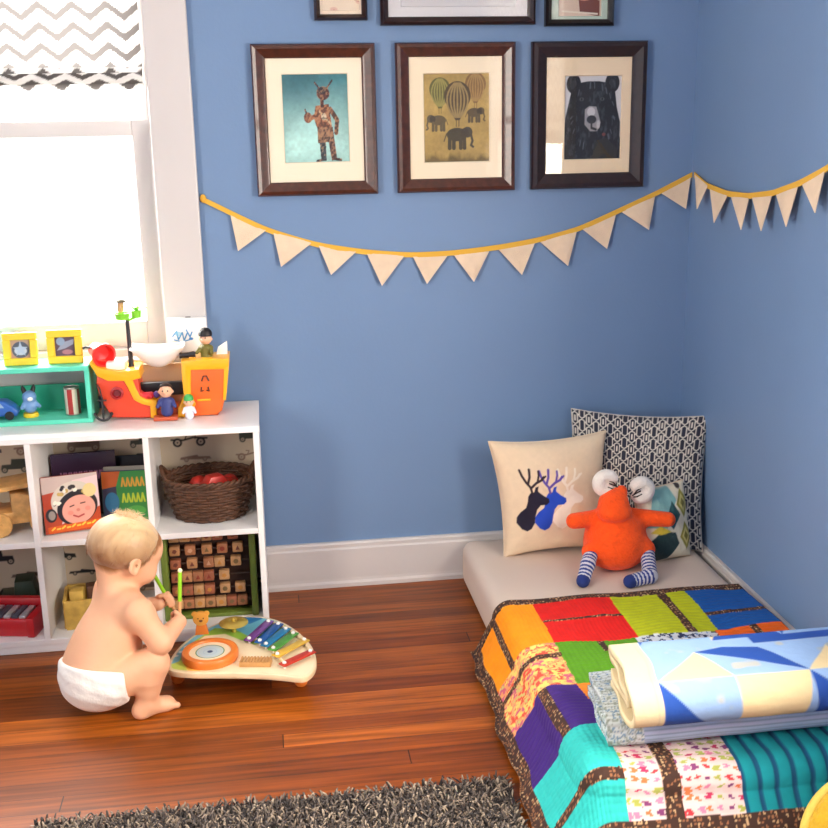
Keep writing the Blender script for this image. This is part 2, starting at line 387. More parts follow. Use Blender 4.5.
shade('window_shade', 'grey and white chevron shade in the right wall window, seen only in picture glass', Matrix.Translation((0-.002, W2['y1']-.014, 0))@Matrix.Rotation(-PI/2, 4, 'Z'), W2['y1']-W2['y0']-.028, 1.30, W2['z1']-.012)

# ---- daylight, and an added fill from the left
wd = bpy.data.worlds.new('overcast sky'); SC.world = wd; wd.use_nodes = True
wd.node_tree.nodes['Background'].inputs[0].default_value = (.93, .97, 1., 1); wd.node_tree.nodes['Background'].inputs[1].default_value = 1.6
def sky_light(name, loc, rot, sx, sy, e, col=(1, 1, 1)):
    l = bpy.data.lights.new(name, 'AREA'); l.shape = 'RECTANGLE'; l.size = sx; l.size_y = sy; l.energy = e; l.color = col
    o = bpy.data.objects.new(name, l); COL.objects.link(o); o.location = loc; o.rotation_euler = rot; return o
sky_light('daylight_back', (-1.96, .45, 1.55), (-PI/2+.0, 0, 0), 1.6, 1.9, E1, (1., .96, .90))
sky_light('daylight_right', (.32, -2.165, 1.55), (0, PI/2, 0), 1.6, 1.7, E2, (1., .90, .78))
sky_light('fill_light_left', (RX0-.32, -2.8, 1.55), (0, -PI/2, 0), 1.6, 1.4, E3, (1., .90, .78))  # added fill light outside the made-up left window, evens out the room
cam = bpy.data.cameras.new('camera'); co = bpy.data.objects.new('camera', cam); COL.objects.link(co)
cam.sensor_width = 36; cam.sensor_fit = 'HORIZONTAL'; cam.lens = FPX*36/828; cam.clip_start = .05
M = Matrix(((_r[0], _u[0], -_f[0], CAM[0]), (_r[1], _u[1], -_f[1], CAM[1]), (_r[2], _u[2], -_f[2], CAM[2]), (0, 0, 0, 1)))
co.matrix_world = M; SC.camera = co
vs = SC.view_settings; SC.display_settings.display_device = 'sRGB'; vs.view_transform = 'Standard'; vs.look = 'None'; vs.exposure = EXPO; vs.gamma = 1.; vs.use_curve_mapping = False
SC.cycles.use_denoising = True; SC.cycles.max_bounces = 10; SC.cycles.diffuse_bounces = 5; SC.cycles.transparent_max_bounces = 16; SC.cycles.caustics_reflective = False; SC.cycles.caustics_refractive = False
SC.cycles.sample_clamp_indirect = 8
# ================================================================== pictures on the back wall
def frame_wood(name, c):
    return material(name, c, rough=.32, spec=.5, coat=.25, var=(60, .35), bump=(160, .05))
WOOD_R = frame_wood('red brown frame wood', (70, 32, 20)); WOOD_D = frame_wood('dark brown frame wood', (40, 20, 16)); WOOD_K = frame_wood('near black frame wood', (26, 18, 18))
PRINT = material('printed paper', rough=.7, attr='Col')
def pic_glass():
    m = bpy.data.materials.new('picture glass'); m.use_nodes = True; nt = m.node_tree; nt.nodes.clear()
    o = nt.nodes.new('ShaderNodeOutputMaterial'); t = nt.nodes.new('ShaderNodeBsdfTransparent'); g = nt.nodes.new('ShaderNodeBsdfGlossy'); mx = nt.nodes.new('ShaderNodeMixShader'); fr = nt.nodes.new('ShaderNodeFresnel')
    g.inputs['Roughness'].default_value = .015; fr.inputs['IOR'].default_value = 1.5
    ge = nt.nodes.new('ShaderNodeNewGeometry'); mu = nt.nodes.new('ShaderNodeMath'); mu.operation = 'SUBTRACT'; mu.use_clamp = True; nt.links.new(fr.outputs[0], mu.inputs[0]); nt.links.new(ge.outputs['Backfacing'], mu.inputs[1]); nt.links.new(mu.outputs[0], mx.inputs[0]); nt.links.new(t.outputs[0], mx.inputs[1]); nt.links.new(g.outputs[0], mx.inputs[2]); nt.links.new(mx.outputs[0], o.inputs[0]); return m
PGLASS = pic_glass()
def picture(label, x0, x1, z0, z1, fw, wood, art, matc, paint, group, mat_bevel=None):
    """art = (x0,x1,z0,z1) of the print; paint(canvas,w,h) with y down from the top in metres"""
    t = thing('picture_frame', label, 'framed picture', ((x0+x1)/2, 0, z0), group=group); O = t.location
    # mitred moulding: profile across the width (0 outer .. fw inner), depth towards the room
    pr = [(0, -.001), (0, -.020), (.004, -.027), (fw*.35, -.030), (fw*.62, -.025), (fw*.8, -.0215), (fw*.92, -.020), (fw, -.0165), (fw, -.004)]
    names = []
    cs = [((x0, z0), (x1, z0)), ((x1, z0), (x1, z1)), ((x1, z1), (x0, z1)), ((x0, z1), (x0, z0))]
    mb = MB()
    for (a, b) in cs:
        a, b = np.array(a), np.array(b); d = (b-a)/np.linalg.norm(b-a); nrm = np.array([-d[1], d[0]]); V = []
        for e, s in ((a, 1), (b, -1)):
            for q, y in pr: p = e+nrm*q+d*q*s; V.append((p[0], y, p[1]))
        k = len(pr); F = [(i, i+1, k+i+1, k+i) for i in range(k-1)]; mb.add(V, F)
    mb.build('frame_moulding', wood, t, O, angle=25)
    MB().box((x0+.003, -.006, z0+.003), (x1-.003, -.001, z1-.003)).build('backing_board', material('brown backing card', (120, 96, 70), .9), t, O, smooth=False)
    ix0, ix1, iz0, iz1 = x0+fw, x1-fw, z0+fw, z1-fw; a0, a1, b0, b1 = art
    matm = material('mat board %d %d %d' % matc, matc, rough=.85)
    m = MB(); y0, y1 = -.0125, -.0085; bv = .002
    ou = [(ix0-.006, iz0-.006), (ix1+.006, iz0-.006), (ix1+.006, iz1+.006), (ix0-.006, iz1+.006)]; inn = [(a0, b0), (a1, b0), (a1, b1), (a0, b1)]
    V = [(x, y0, z) for x, z in ou]+[(x+(-bv if x == a0 else bv), y0, z+(-bv if z == b0 else bv)) for x, z in inn]+[(x, y1, z) for x, z in inn]
    F = [(i, (i+1) % 4, 4+(i+1) % 4, 4+i) for i in range(4)]+[(4+i, 4+(i+1) % 4, 8+(i+1) % 4, 8+i) for i in range(4)]
    m.add(V, F).build('mat_board', matm, t, O, smooth=False)
    w, h = a1-a0+.004, b1-b0+.004
    res = .0011; nu, nv = int(w/res), int(h/res)
    def S(u, v): return np.stack([a0-.002+u*w, np.full_like(u, -.0075), b1+.002-v*h], -1)
    sheet('print', S, nu, nv, lambda u, v: paint(u*w, v*h, w, h), PRINT, t, O, flip=True)
    MB().box((ix0-.004, -.0158, iz0-.004), (ix1+.004, -.0142, iz1+.004)).build('glass', PGLASS, t, O, smooth=False)
    return t
AA = .0013
def paint_teal(x, y, w, h):
    c = Canvas(x/w, y/h, (120, 190, 190), .008)
    n = fbm(x*14, y*14, 3, 4); g = np.clip((y/h-.05)*1.4, 0, 1)
    base = lin((52, 118, 128))*(1-g[:, None])+lin((176, 222, 214))*g[:, None]
    dark = np.clip((np.hypot(x/w-.15, y/h-.02)*-1+.55)*2+np.clip((.35-y/h)*2, 0, 1)*n, 0, 1)[:, None]
    edge = np.clip((np.maximum(np.abs(x/w-.5)*2, np.abs(y/h-.5)*2)-.75)*3, 0, 1)[:, None]
    base = base*(1-dark*.6)+lin((38, 86, 98))*dark*.6; base = base*(1-edge*.35)+lin((70, 120, 120))*edge*.35
    c.c = base*(.8+.4*n[:, None])
    bg = c.c.copy(); B, R, G = (92, 48, 38), (150, 92, 60), (70, 74, 74)
    c.disc(.38, .49, .06, (120, 70, 48)); c.line([(.37, .46), (.34, .40)], .02, B); c.line([(.42, .5), (.52, .46)], .05, R)
    c.poly([(.5, .36), (.7, .34), (.74, .62), (.68, .64), (.52, .62), (.47, .5)], R); c.line([(.72, .4), (.82, .52), (.80, .66)], .06, (120, 80, 58))
    c.disc(.62, .22, .095, B, .075); c.disc(.6, .19, .07, (60, 44, 44), .04)
    c.line([(.56, .16), (.5, .10)], .02, B); c.line([(.68, .16), (.76, .08)], .02, B); c.line([(.6, .29), (.6, .36)], .05, B)
    c.poly([(.53, .6), (.63, .6), (.64, .98), (.56, .98)], G); c.poly([(.65, .6), (.75, .6), (.80, .97), (.72, .98)], (110, 76, 60))
    c.poly([(.52, .6), (.74, .6), (.76, .76), (.52, .78)], (132, 96, 70)); c.line([(.55, .42), (.72, .56)], .025, (200, 170, 130)); c.disc(.62, .48, .04, (206, 190, 160))
    c.line([(.57, .97), (.50, .985)], .03, (60, 44, 40)); c.line([(.77, .96), (.86, .975)], .03, (90, 60, 50))
    mk = np.clip(np.abs(c.c-bg).sum(1)*12, 0, 1)[:, None]; t = fbm(x*210+y*60, y*150, 12, 3)[:, None]; c.c = c.c*(1-mk)+mk*np.where(t > .58, c.c*.6+lin((196, 150, 104))*.4, np.where(t < .42, c.c*.35, c.c))
    c.c *= (.86+.28*fbm(x*120, y*120, 8, 2))[:, None]; return c.c
def balloon(c, x, y, r, d, l, seams=7):
    c.disc(x, y, r, d, r*1.05); c.poly([(x-r*.86, y+r*.45), (x+r*.86, y+r*.45), (x+r*.16, y+r*1.75), (x-r*.16, y+r*1.75)], d)
    for k in range(seams):
        q = (k-(seams-1)/2)/(seams/2); pts = [(x+q*r*.92*math.sin(t*PI)**.6*(1 if t < .62 else 1)*1., y-r*1.0+t*r*2.6) for t in np.linspace(.04, .97, 9)]
        c.line(pts, r*.13, l)
    c.line([(x-r*.1, y+r*1.75), (x-r*.1, y+r*2.2)], r*.06, d); c.line([(x+r*.1, y+r*1.75), (x+r*.1, y+r*2.2)], r*.06, d)
def elephant(c, x, y, s, d, flip=1):
    f = flip
    c.disc(x, y, s, d, s*.62); c.disc(x+f*s*1.0, y-s*.2, s*.5, d, s*.5); c.disc(x+f*s*.75, y-s*.15, s*.38, (70, 60, 44), s*.45)
    c.line([(x+f*s*1.35, y), (x+f*s*1.5, y+s*.6), (x+f*s*1.35, y+s*1.0), (x+f*s*1.55, y+s*1.15)], s*.22, d)
    for q in (-.7, -.3, .35, .7): c.line([(x+q*s, y+s*.3), (x+q*s*1.03, y+s*1.25)], s*.36, d)
    c.line([(x-f*s, y-s*.1), (x-f*s*1.25, y+s*.6)], s*.1, d)
def paint_balloons(x, y, w, h):
    c = Canvas(x/w, y/h, (176, 148, 84), .008); k = w/h
    n = fbm(x*22, y*22, 5, 4); c.c = c.c*(.75+.5*n[:, None])
    c.x = x; c.y = y; c.aa = .0014; D, Lc = (78, 64, 42), (150, 124, 72)
    balloon(c, .048, .043, .030, (96, 92, 48), (150, 142, 78)); balloon(c, .150, .030, .030, (128, 96, 54), (160, 128, 76)); balloon(c, .098, .062, .038, D, (150, 128, 82))
    elephant(c, .043, .128, .022, (96, 84, 58), -1); elephant(c, .146, .108, .020, (92, 78, 52), 1); elephant(c, .096, .168, .030, (74, 66, 48), 1)
    g = np.clip((y/h-.9)*14+fbm(x*60, y*30, 9)*1.6-.7, 0, 1)[:, None]; c.c = c.c*(1-g*.75)+lin((70, 58, 34))*g*.75
    c.c *= (.88+.24*fbm(x*140, y*140, 2, 2))[:, None]; return c.c
def paint_bear(x, y, w, h):
    c = Canvas(x/w, y/h, (206, 206, 208), .008)
    K = (22, 24, 30)
    c.disc(.16, .10, .125, K, .115); c.disc(.83, .09, .125, K, .115); c.disc(.16, .11, .06, (44, 46, 54), .055); c.disc(.83, .10, .06, (44, 46, 54), .055)
    c.poly([(.12, .18), (.24, .09), (.40, .07), (.60, .07), (.76, .09), (.88, .18), (.92, .38), (.98, .55), (.98, .72), (1.02, .84), (1.02, 1.02), (.0, 1.02), (0, .74), (.02, .5), (.07, .34)], K)
    fur = fbm(x*160, y*60, 4, 3); md = np.clip((fur-.55)*4, 0, 1)[:, None]*(c.c[:, :1] < .03); c.c = c.c*(1-md*.6)+lin((74, 78, 88))*md*.6
    for q in ((.30, .28), (.66, .28)): c.disc(*q, .035, (90, 92, 96), .02); c.disc(*q, .018, (8, 8, 10), .016)
    c.poly([(.36, .40), (.44, .36), (.56, .37), (.60, .46), (.64, .56), (.58, .66), (.46, .66), (.36, .58)], (150, 148, 150))
    c.disc(.47, .43, .07, (196, 194, 196), .055); c.disc(.48, .52, .085, (20, 20, 24), .05); c.line([(.48, .55), (.48, .62), (.56, .64)], .03, (30, 30, 34)); c.disc(.60, .58, .03, (190, 188, 190), .05)
    for i in range(26):
        a = RNG.rand()*PI*2; p = np.array([.5+.36*math.cos(a), .45+.38*math.sin(a)]); c.line([p, p+np.array([.03*math.cos(a), .06*abs(math.sin(a))+.02])], .012, (86, 90, 100))
    c.disc(.70, .70, .03, (120, 60, 56), .02); c.poly([(.55, .78), (.75, .74), (.95, .88), (.9, 1.02), (.5, 1.02)], (40, 40, 40)); return c.c
def paint_sketch(x, y, w, h):
    c = Canvas(x, y, (224, 206, 184), AA); 
    for i in range(9):
        q = np.array([RNG.rand()*w, h-RNG.rand()*h*.5]); c.disc(q[0], q[1], .008+.008*RNG.rand(), (204, 150, 138), .006, op=.6); c.line([q, q+RNG.randn(2)*.02], .0016, (170, 110, 100))
    return c.c
def paint_plain(x, y, w, h):
    c = Canvas(x, y, (206, 204, 206), AA); c.c *= (.96+.08*fbm(x*9, y*9, 6))[:, None]; return c.c
def paint_brownart(x, y, w, h):
    c = Canvas(x/w, y/h, (214, 190, 170), .01); c.poly([(.45, .55), (.95, .72), (.95, 1.0), (.5, .92)], (112, 58, 44)); c.disc(.6, .62, .2, (196, 140, 116), .1); c.line([(.1, .9), (.9, .95)], .03, (226, 214, 196)); return c.c
G1 = 'large framed prints in the row above the bunting'; G2 = 'smaller framed pictures in the top row'
a = at_y
picture('brown framed print of a costumed figure on teal, above the bunting\'s left end', -1.2776, -.9375, 1.1962, 1.6041, .0375, WOOD_R, (-1.196, -1.016, 1.288, 1.524), (244, 230, 204), paint_teal, G1)
picture('brown framed print of striped hot air balloons carrying elephants', -.8807, -.5405, 1.1962, 1.6041, .0375, WOOD_R, (-.801, -.614, 1.280, 1.521), (244, 228, 198), paint_balloons, G1)
picture('dark brown framed picture of a black bear head, nearest the corner', -.4921, -.155, 1.1962, 1.6041, .043, WOOD_D, (-.392, -.226, 1.279, 1.510), (240, 218, 184), paint_bear, G1)
picture('small dark framed cream sketch above the teal figure print', -1.1, -.955, 1.664, 1.85, .016, WOOD_D, (-1.078, -.976, 1.69, 1.83), (240, 222, 200), paint_sketch, G2)
picture('wide dark framed pale picture above the hot air balloon print', -.919, -.484, 1.650, 1.97, .022, WOOD_D, (-.86, -.54, 1.70, 1.91), (214, 212, 214), paint_plain, G2)
picture('small near black framed picture with brown art above the bear picture', -.455, -.257, 1.645, 1.85, .018, WOOD_K, (-.415, -.292, 1.672, 1.82), (186, 204, 190), paint_brownart, G2)

# ================================================================== bunting
YEL = material('yellow bias tape', (224, 174, 62), rough=.85, bump=(300, .2)); LINEN = material('pale linen flags', (230, 206, 178), rough=.95, bump=(420, .35), var=(30, .05))
bt = thing('bunting', 'pale linen triangle bunting on yellow tape strung along both blue walls', 'bunting', (-.75, -.006, 1.0)); BO = bt.location
YB = -.008
back = [(202,197),(216,203.5),(231,211),(268,228.5),(317,243),(365,250),(410,253),(453,251),(500,245),(538,238),(578,227.5),(618,209),(655,192),(692,172.5)]
right = [(694.5,172.5),(706,183),(727,191.5),(748,194),(773,191),(800,181),(826,167),(850,150)]
def tape(pts3, nrm):
    P = np.array(pts3); t = np.linspace(0, len(P)-1, 60); k = np.clip(t.astype(int), 0, len(P)-2); f = (t-k)[:, None]; Q = P[k]*(1-f)+P[k+1]*f
    for _ in range(2): Q[1:-1] = (Q[:-2]+2*Q[1:-1]+Q[2:])/4
    return Q
mb = MB()
for Q, ax in ((tape([at_y(x, y+2.2, YB) for x, y in back], 1), 1), (tape([at_x(x, y+2.2, YB-.006) for x, y in right], 0), 0)):
    V = []
    for p in Q:
        for dz in (.0075, -.0075):
            for dd in (.0016, -.0016):
                q = p.copy(); q[2] += dz; q[ax] += dd; V.append(q)
    F = []
    for i in range(len(Q)-1):
        a0, b0 = i*4, i*4+4; F += [(a0, b0, b0+1, a0+1), (a0+2, a0+3, b0+3, b0+2), (a0, a0+2, b0+2, b0), (a0+1, b0+1, b0+3, a0+3)]
    mb.add(V, F)
p0 = at_y(203, 198.5, YB); mb.ball(p0, (.009, .006, .012), 8)
mb.build('tape', YEL, bt, BO)
FL = [((230,213),(268,229),(238,251)),((273,231),(313,242),(281,267)),((318,244),(358,250),(331,275)),((366,252),(405,255),(382,286)),((412,255),(448,255),(427,284)),((453,254),(489,251.5),(474,282)),((498,249),(535,242.5),(522,275)),((539,241),(577,230.5),(568,266)),((581,228),(616,214),(607,249)),((620,211),(655,195.5),(649,230)),((660,192.5),(691,175),(686,209))]
FR = [((695,174),(708,185),(697,209)),((710,188),(728,194.5),(714,223)),((731,196),(749,197.5),(741,230)),((752,197),(772,195),(761,231)),((776,194),(798,186),(786,227)),((802,184),(825,170),(815,213)),((829,168),(850,153),(842,197))]
for k, (tri, fn, ax) in enumerate([(f, at_y, 1) for f in FL]+[(f, at_x, 0) for f in FR]):
    gap = (YB, YB-.012, YB-.012) if ax == 1 else (-.014, -.014, -.034-.012*((k*7) % 3)/2)
    A, B = fn(*tri[0], gap[0]), fn(*tri[1], gap[0]); Cc = fn(*tri[2], gap[2])
    V = []; n = 7
    for i in range(n):
        t = i/(n-1); L0 = A*(1-t)+Cc*t; R0 = B*(1-t)+Cc*t
        for j in range(n):
            s = j/(n-1); p = L0*(1-s)+R0*s; p[ax] -= .006*math.sin(t*PI)*math.sin(s*PI)*(1 if k % 2 else -.35); V.append(p)
    F = grid_faces(n, n); V2 = np.array(V); off = np.zeros(3); off[ax] = -.0009
    m = MB(); m.add(np.concatenate([V2-off, V2+off]), [f for f in F]+[tuple(q+n*n for q in f[::-1]) for f in F]+[((i)*n, (i+1)*n, (i+1)*n+n*n, i*n+n*n) for i in range(n-1)]+[(i*n+n-1, i*n+n-1+n*n, (i+1)*n+n-1+n*n, (i+1)*n+n-1) for i in range(n-1)])
    m.build('flag', LINEN, bt, BO, angle=60)
# ================================================================== white cubby shelf under the window
LAM = material('white laminate', (236, 234, 232), rough=.35, spec=.4)
XS, YF, YBK, HS, PT = -1.3087, -.3218, -.0255, .611, .016
XL = XS-.911
sh = thing('cubby_shelf', 'white six-cubby shelf unit under the window', 'shelf', (XS-.4555, (YF+YBK)/2, 0)); SO = sh.location
ZM = at_y(209, 537, YF)[2]+.008
def panel(nm, lo, hi): return MB().box(lo, hi, .0012, 1).build(nm, LAM, sh, SO, smooth=False)
panel('top_panel', (XL-.002, YF-.001, HS-PT), (XS+.002, YBK, HS))
panel('bottom_panel', (XL+PT, YF+.002, .022), (XS-PT, YBK, .022+PT))
panel('plinth', (XL+PT, YF+.004, 0), (XS-PT, YF+.018, .022))
panel('side_panel', (XS-PT, YF, 0), (XS, YBK, HS-PT)); panel('side_panel', (XL, YF, 0), (XL+PT, YBK, HS-PT))
DX = [XS-.2985, XS-.6015]
for x in DX: panel('divider', (x-PT/2, YF+.001, .022+PT), (x+PT/2, YBK, HS-PT))
panel('middle_shelf', (XL+PT, YF+.0015, ZM-PT/2), (XS-PT, YBK, ZM+PT/2))
def car(c, x, y, s, col, kind, f):
    def X(P): return [(x+f*a*s, y+b*s) for a, b in P]
    if kind == 0:
        c.poly(X([(-1, 0), (-.98, .22), (-.6, .3), (-.35, .58), (.2, .58), (.42, .3), (.95, .24), (1, 0)]), col); rim = .17
    elif kind == 1:
        c.poly(X([(-1, .02), (-.9, .2), (-.2, .22), (-.1, .34), (.15, .3), (.95, .2), (1, .04)]), col); rim = .15
    elif kind == 2:
        c.poly(X([(-.8, .05), (-.8, .7), (.15, .72), (.2, .38), (.75, .36), (.82, .05)]), col); rim = .2
    else:
        c.line(X([(-.9, .2), (-.2, .26), (.3, .14), (.9, .18)]), .1*s, col); c.line(X([(-.3, .2), (-.35, .5)]), .05*s, col); c.line(X([(.2, .2), (.12, .4), (.3, .42)]), .06*s, col); rim = .24
    for q in (-.58, .6):
        c.disc(x+f*q*s, y+.02*s, rim*s, col); c.disc(x+f*q*s, y+.02*s, rim*.55*s, (196, 178, 156)); c.disc(x+f*q*s, y+.02*s, rim*.2*s, col)
def paint_cars(u, v):
    w, h = .911-2*PT, HS-2*PT; c = Canvas(u*w, v*h, (218, 200, 174), .0025); R = random.Random(5); r = 0; y = .03
    while y < h:
        x = -.04+(.06 if r % 2 else 0)
        while x < w+.05:
            s = .038+.022*R.random(); col = R.choice([(44, 42, 46), (40, 42, 44), (74, 78, 70), (120, 98, 84), (150, 120, 104), (88, 82, 84)])
            car(c, x, y, s, col, R.choice([0, 1, 1, 2, 3]), R.choice([1, -1])); x += s*2+.03+.05*R.random()
        y += .052+.01*R.random(); r += 1
    c.c *= (.93+.14*fbm(u*14, v*9, 3))[:, None]; return c.c
sheet('back_panel', lambda u, v: np.stack([XL+PT+u*(.911-2*PT), np.full_like(u, YBK-.002), PT+v*(HS-2*PT)], -1), 380, 250, paint_cars, material('car print backing card', rough=.85, attr='Col'), sh, SO)
ZB, Z2 = .022+PT, ZM+PT/2              # floors of the lower and upper cubbies

# ---- books
def book(label, cx, cy, zb, w, h, d, rz, lean, cover, spine, group, pages=(232, 226, 212), ry=0.):
    """stands on its foot, front cover faces local -y, leans back by lean"""
    t = thing('book', label, 'book', (cx, cy, zb), rz, group); t.rotation_euler = (-lean, ry, rz)
    cm = material('cover %d %d %d' % spine, spine, rough=.35, coat=.15)
    MB().box((-w/2, -d, 0), (w/2, -d+.0025, h), .0006, 1).box((-w/2, -.0025, 0), (w/2, 0, h), .0006, 1).box((-w/2, -d, 0), (-w/2+.003, 0, h), .0006, 1).build('cover', cm, t, smooth=False)
    MB().box((-w/2+.003, -d+.0025, .003), (w/2-.004, -.0025, h-.003)).build('pages', material('book pages', pages, .9), t, smooth=False)
    if cover: sheet('cover_art', lambda u, v: np.stack([-w/2+u*w, np.full_like(u, -d-.0004), h*(1-v)], -1), max(int(w/.0012), 8), max(int(h/.0012), 8), lambda u, v: cover(u, v, w, h), material('glossy printed cover', rough=.3, attr='Col', coat=.2), t, flip=True)
    return t
def cv_baby(u, v, w, h):
    c = Canvas(u, v, (176, 66, 34), .008); n = fbm(u*9, v*9, 4)
    c.poly([(0, 0), (1, 0), (1, .16), (0, .30)], (196, 176, 168)); c.poly([(.3, .85), (1, .6), (1, .05), (.55, .1)], (226, 196, 196))
    c.disc(.52, .42, .38, (206, 196, 182), .30, rot=-.3); c.disc(.60, .58, .37, (30, 26, 30), .30, rot=-.35)
    R = random.Random(3)
    for i in range(26): a = R.random()*PI+PI*.95; q = .22+.14*R.random(); c.disc(.54+q*math.cos(a), .46+q*.85*math.sin(a), .022+.025*R.random(), R.choice([(36, 32, 36), (50, 44, 44), (236, 228, 210), (190, 160, 90)]), .02+.02*R.random(), rot=R.random()*3)
    c.disc(.62, .62, .30, (226, 158, 140), .245, rot=-.3); c.disc(.84, .3, .12, (220, 200, 140), .12)
    c.line([(.47, .56), (.54, .54)], .022, (70, 40, 36)); c.line([(.66, .52), (.74, .51)], .022, (70, 40, 36)); c.disc(.61, .63, .035, (206, 124, 108), .028); c.line([(.52, .72), (.60, .755), (.70, .72)], .03, (170, 62, 62)); c.disc(.47, .67, .05, (232, 140, 124), .04); c.disc(.78, .62, .05, (232, 140, 124), .04)
    c.disc(.13, .68, .10, (40, 36, 36), .12); c.disc(.14, .68, .06, (150, 140, 130), .08)
    c.poly([(.05, .88), (1, .83), (1, .95), (.05, 1.0)], (214, 92, 24))
    for i in range(9): c.line([(.12+.09*i, .935-.006*i), (.17+.09*i, .90-.006*i+.03*(i % 2))], .028, (250, 200, 70))
    return c.c
def cv_green(u, v, w, h):
    c = Canvas(u, v, (60, 148, 72), .01); c.poly([(0, 0), (.4, 0), (.3, .3), (0, .35)], (196, 96, 40)); c.poly([(0, .35), (.3, .3), (.34, 1), (0, 1)], (60, 60, 84)); c.disc(.2, .62, .15, (52, 120, 160), .2)
    for k, yy in enumerate((.2, .52)):
        for i in range(5): c.line([(.42+.1*i, yy+.1), (.45+.1*i, yy-.06), (.49+.1*i, yy+.1)], .035, (204, 220, 60) if k else (232, 170, 60))
    c.disc(.7, .8, .2, (90, 180, 80), .1); return c.c
def cv_purple(u, v, w, h):
    c = Canvas(u, v, (58, 36, 58), .01)
    for i in range(9): c.line([(.14+.08*i, .3), (.16+.08*i, .42), (.19+.08*i, .3)], .025, (180, 120, 160))
    return c.c
GB = 'books in the middle upper cubby'
p = at_y(75, 536, -.262)
book('board book with a baby in a patterned hat on its cover', p[0]-.004, -.245, Z2+.001, .148, .156, .016, .22, .16, cv_baby, (120, 44, 30), GB)
book('green picture book with yellow lettering behind the baby\'s head', at_y(127, 510, -.2)[0], -.185, Z2+.001, .13, .142, .012, -.05, .10, cv_green, (40, 60, 110), GB)
book('dark purple book standing behind the baby-face board book', at_y(84, 500, -.125)[0]+.005, -.105, Z2+.001, .175, .178, .022, .10, .10, cv_purple, (58, 36, 58), GB, (190, 190, 200))
for k, (dx, zt, col, lab) in enumerate([(0, .155, (46, 44, 50), 'black-spined thin book leaning at the back right of the middle upper cubby'), (.006, .145, (176, 168, 156), 'pale grey thin book leaning between the black and the green book')]):
    book(lab, -1.69+dx, -.075-.075*k, Z2+.001, .13, zt, .010, -.04, .06, None, col, GB)

# ---- wooden pull toy in the left upper cubby
PINE = material('varnished pine', (214, 164, 96), rough=.4, var=(40, .22), coat=.2)
wt = thing('wooden_truck', 'varnished pine toy truck lying in the upper left cubby', 'toy truck', (-1.975, -.20, Z2), .25)
MB().prism([(-.09, .03), (.09, .03), (.09, .055), (.05, .10), (.0, .118), (-.02, .118), (-.02, .066), (-.09, .066)], -.05, .05, bevel=.005).build('body', PINE, wt)
MB().prism([(-.095, .122), (.06, .134), (.062, .146), (-.095, .134)], -.055, .055, bevel=.003).build('roof_board', PINE, wt)
MB().box((-.085, -.045, .066), (-.075, .045, .125), .002).build('rear_post', PINE, wt)
for x in (-.055, .055):
    for y in (-.062, .05): MB().lathe([(.001, 0), (.03, 0), (.033, .003), (.033, .009), (.03, .012), (.008, .012), (.007, .015), (.001, .015)], (x, y+.012, .0335), 24, axis='y').build('wheel', PINE, wt)

# ---- wicker basket with red toys
WICK = material('dark brown wicker', (84, 52, 32), rough=.55, var=(70, .4), bump=(200, .2))
bx, by = at_y(209, 500, -.185)[0]+.004, -.180
bk = thing('wicker_basket', 'oval dark wicker basket in the upper right cubby', 'basket', (bx, by, Z2)); NS = 26
def brad(z): return .083+.026*(z/.105)**.8
m = MB(); n = 156; a = np.arange(n)*2*PI/n
for k in range(13):
    z = .006+.0085*k
    for half in (0,):
        R = brad(z)+.0032*np.sin(a*NS/2+PI*(k % 2)); m.tube(np.stack([R*1.12*np.cos(a), R*.92*np.sin(a), np.full(n, z)], -1), .0047, 6, closed=True)
m.build('weave', WICK, bk, angle=None)
m = MB()
for i in range(NS):
    t = 2*PI*(i+.5)/NS; m.tube([(brad(z)*1.12*math.cos(t), brad(z)*.92*math.sin(t), z) for z in np.linspace(.002, .112, 6)], .0032, 6)
m.build('stakes', WICK, bk, angle=None)
MB().lathe([(.001, .002), (.082, .002), (.083, .006), (.001, .006)], sx=1.12, sy=.92).build('base', WICK, bk)
m = MB(); zr = .116
for ph in (0, PI): m.tube(np.stack([(brad(zr)+.004*np.cos(a*18+ph))*1.12*np.cos(a), (brad(zr)+.004*np.cos(a*18+ph))*.92*np.sin(a), zr+.004*np.sin(a*18+ph)], -1), .0052, 6, closed=True)
m.build('braided_rim', WICK, bk, angle=None)
for s in (-1, 1):
    t = np.linspace(-.38, .38, 14); q = np.cos(t/.38*PI/2)
    MB().tube(np.stack([s*(brad(.116)*1.12*np.cos(t)-.002+.008*q), brad(.116)*.92*np.sin(t), .114+.034*q], -1), .006, 8).build('handle', WICK, bk, angle=None)
RED = material('glossy red toy', (196, 44, 34), rough=.4, coat=.2)
rt = thing('toy_car', 'red toy car, uppermost in the wicker basket', 'toy car', (bx+.022, by-.012, Z2+.075), .5, 'red toys heaped in the wicker basket')
MB().prism([(-.045, .008), (.045, .008), (.047, .026), (.024, .03), (.012, .046), (-.026, .046), (-.036, .03), (-.047, .026)], -.02, .02, bevel=.005).build('body', RED, rt)
for x in (-.026, .027):
    for y in (-.024, .016): MB().lathe([(.001, 0), (.010, 0), (.0115, .002), (.0115, .006), (.010, .008), (.001, .008)], (x, y+.008, .0115), 16, axis='y').build('wheel', material('black toy rubber', (28, 28, 30), .6), rt)
for (dx, dy, dz, r, l) in [(-.03, .02, .05, .03, 'red toy ball behind the red car in the wicker basket'), (.055, .03, .055, .026, 'small red toy ball at the right in the wicker basket'), (.0, .045, .045, .028, 'red toy ball deepest at the back of the wicker basket')]:
    o = MB().ball((0, 0, r), r, 20).build('toy_ball', RED); o.location = (bx+dx, by+dy, Z2+dz-.0); tag(o, l, 'ball', 'red toys heaped in the wicker basket')
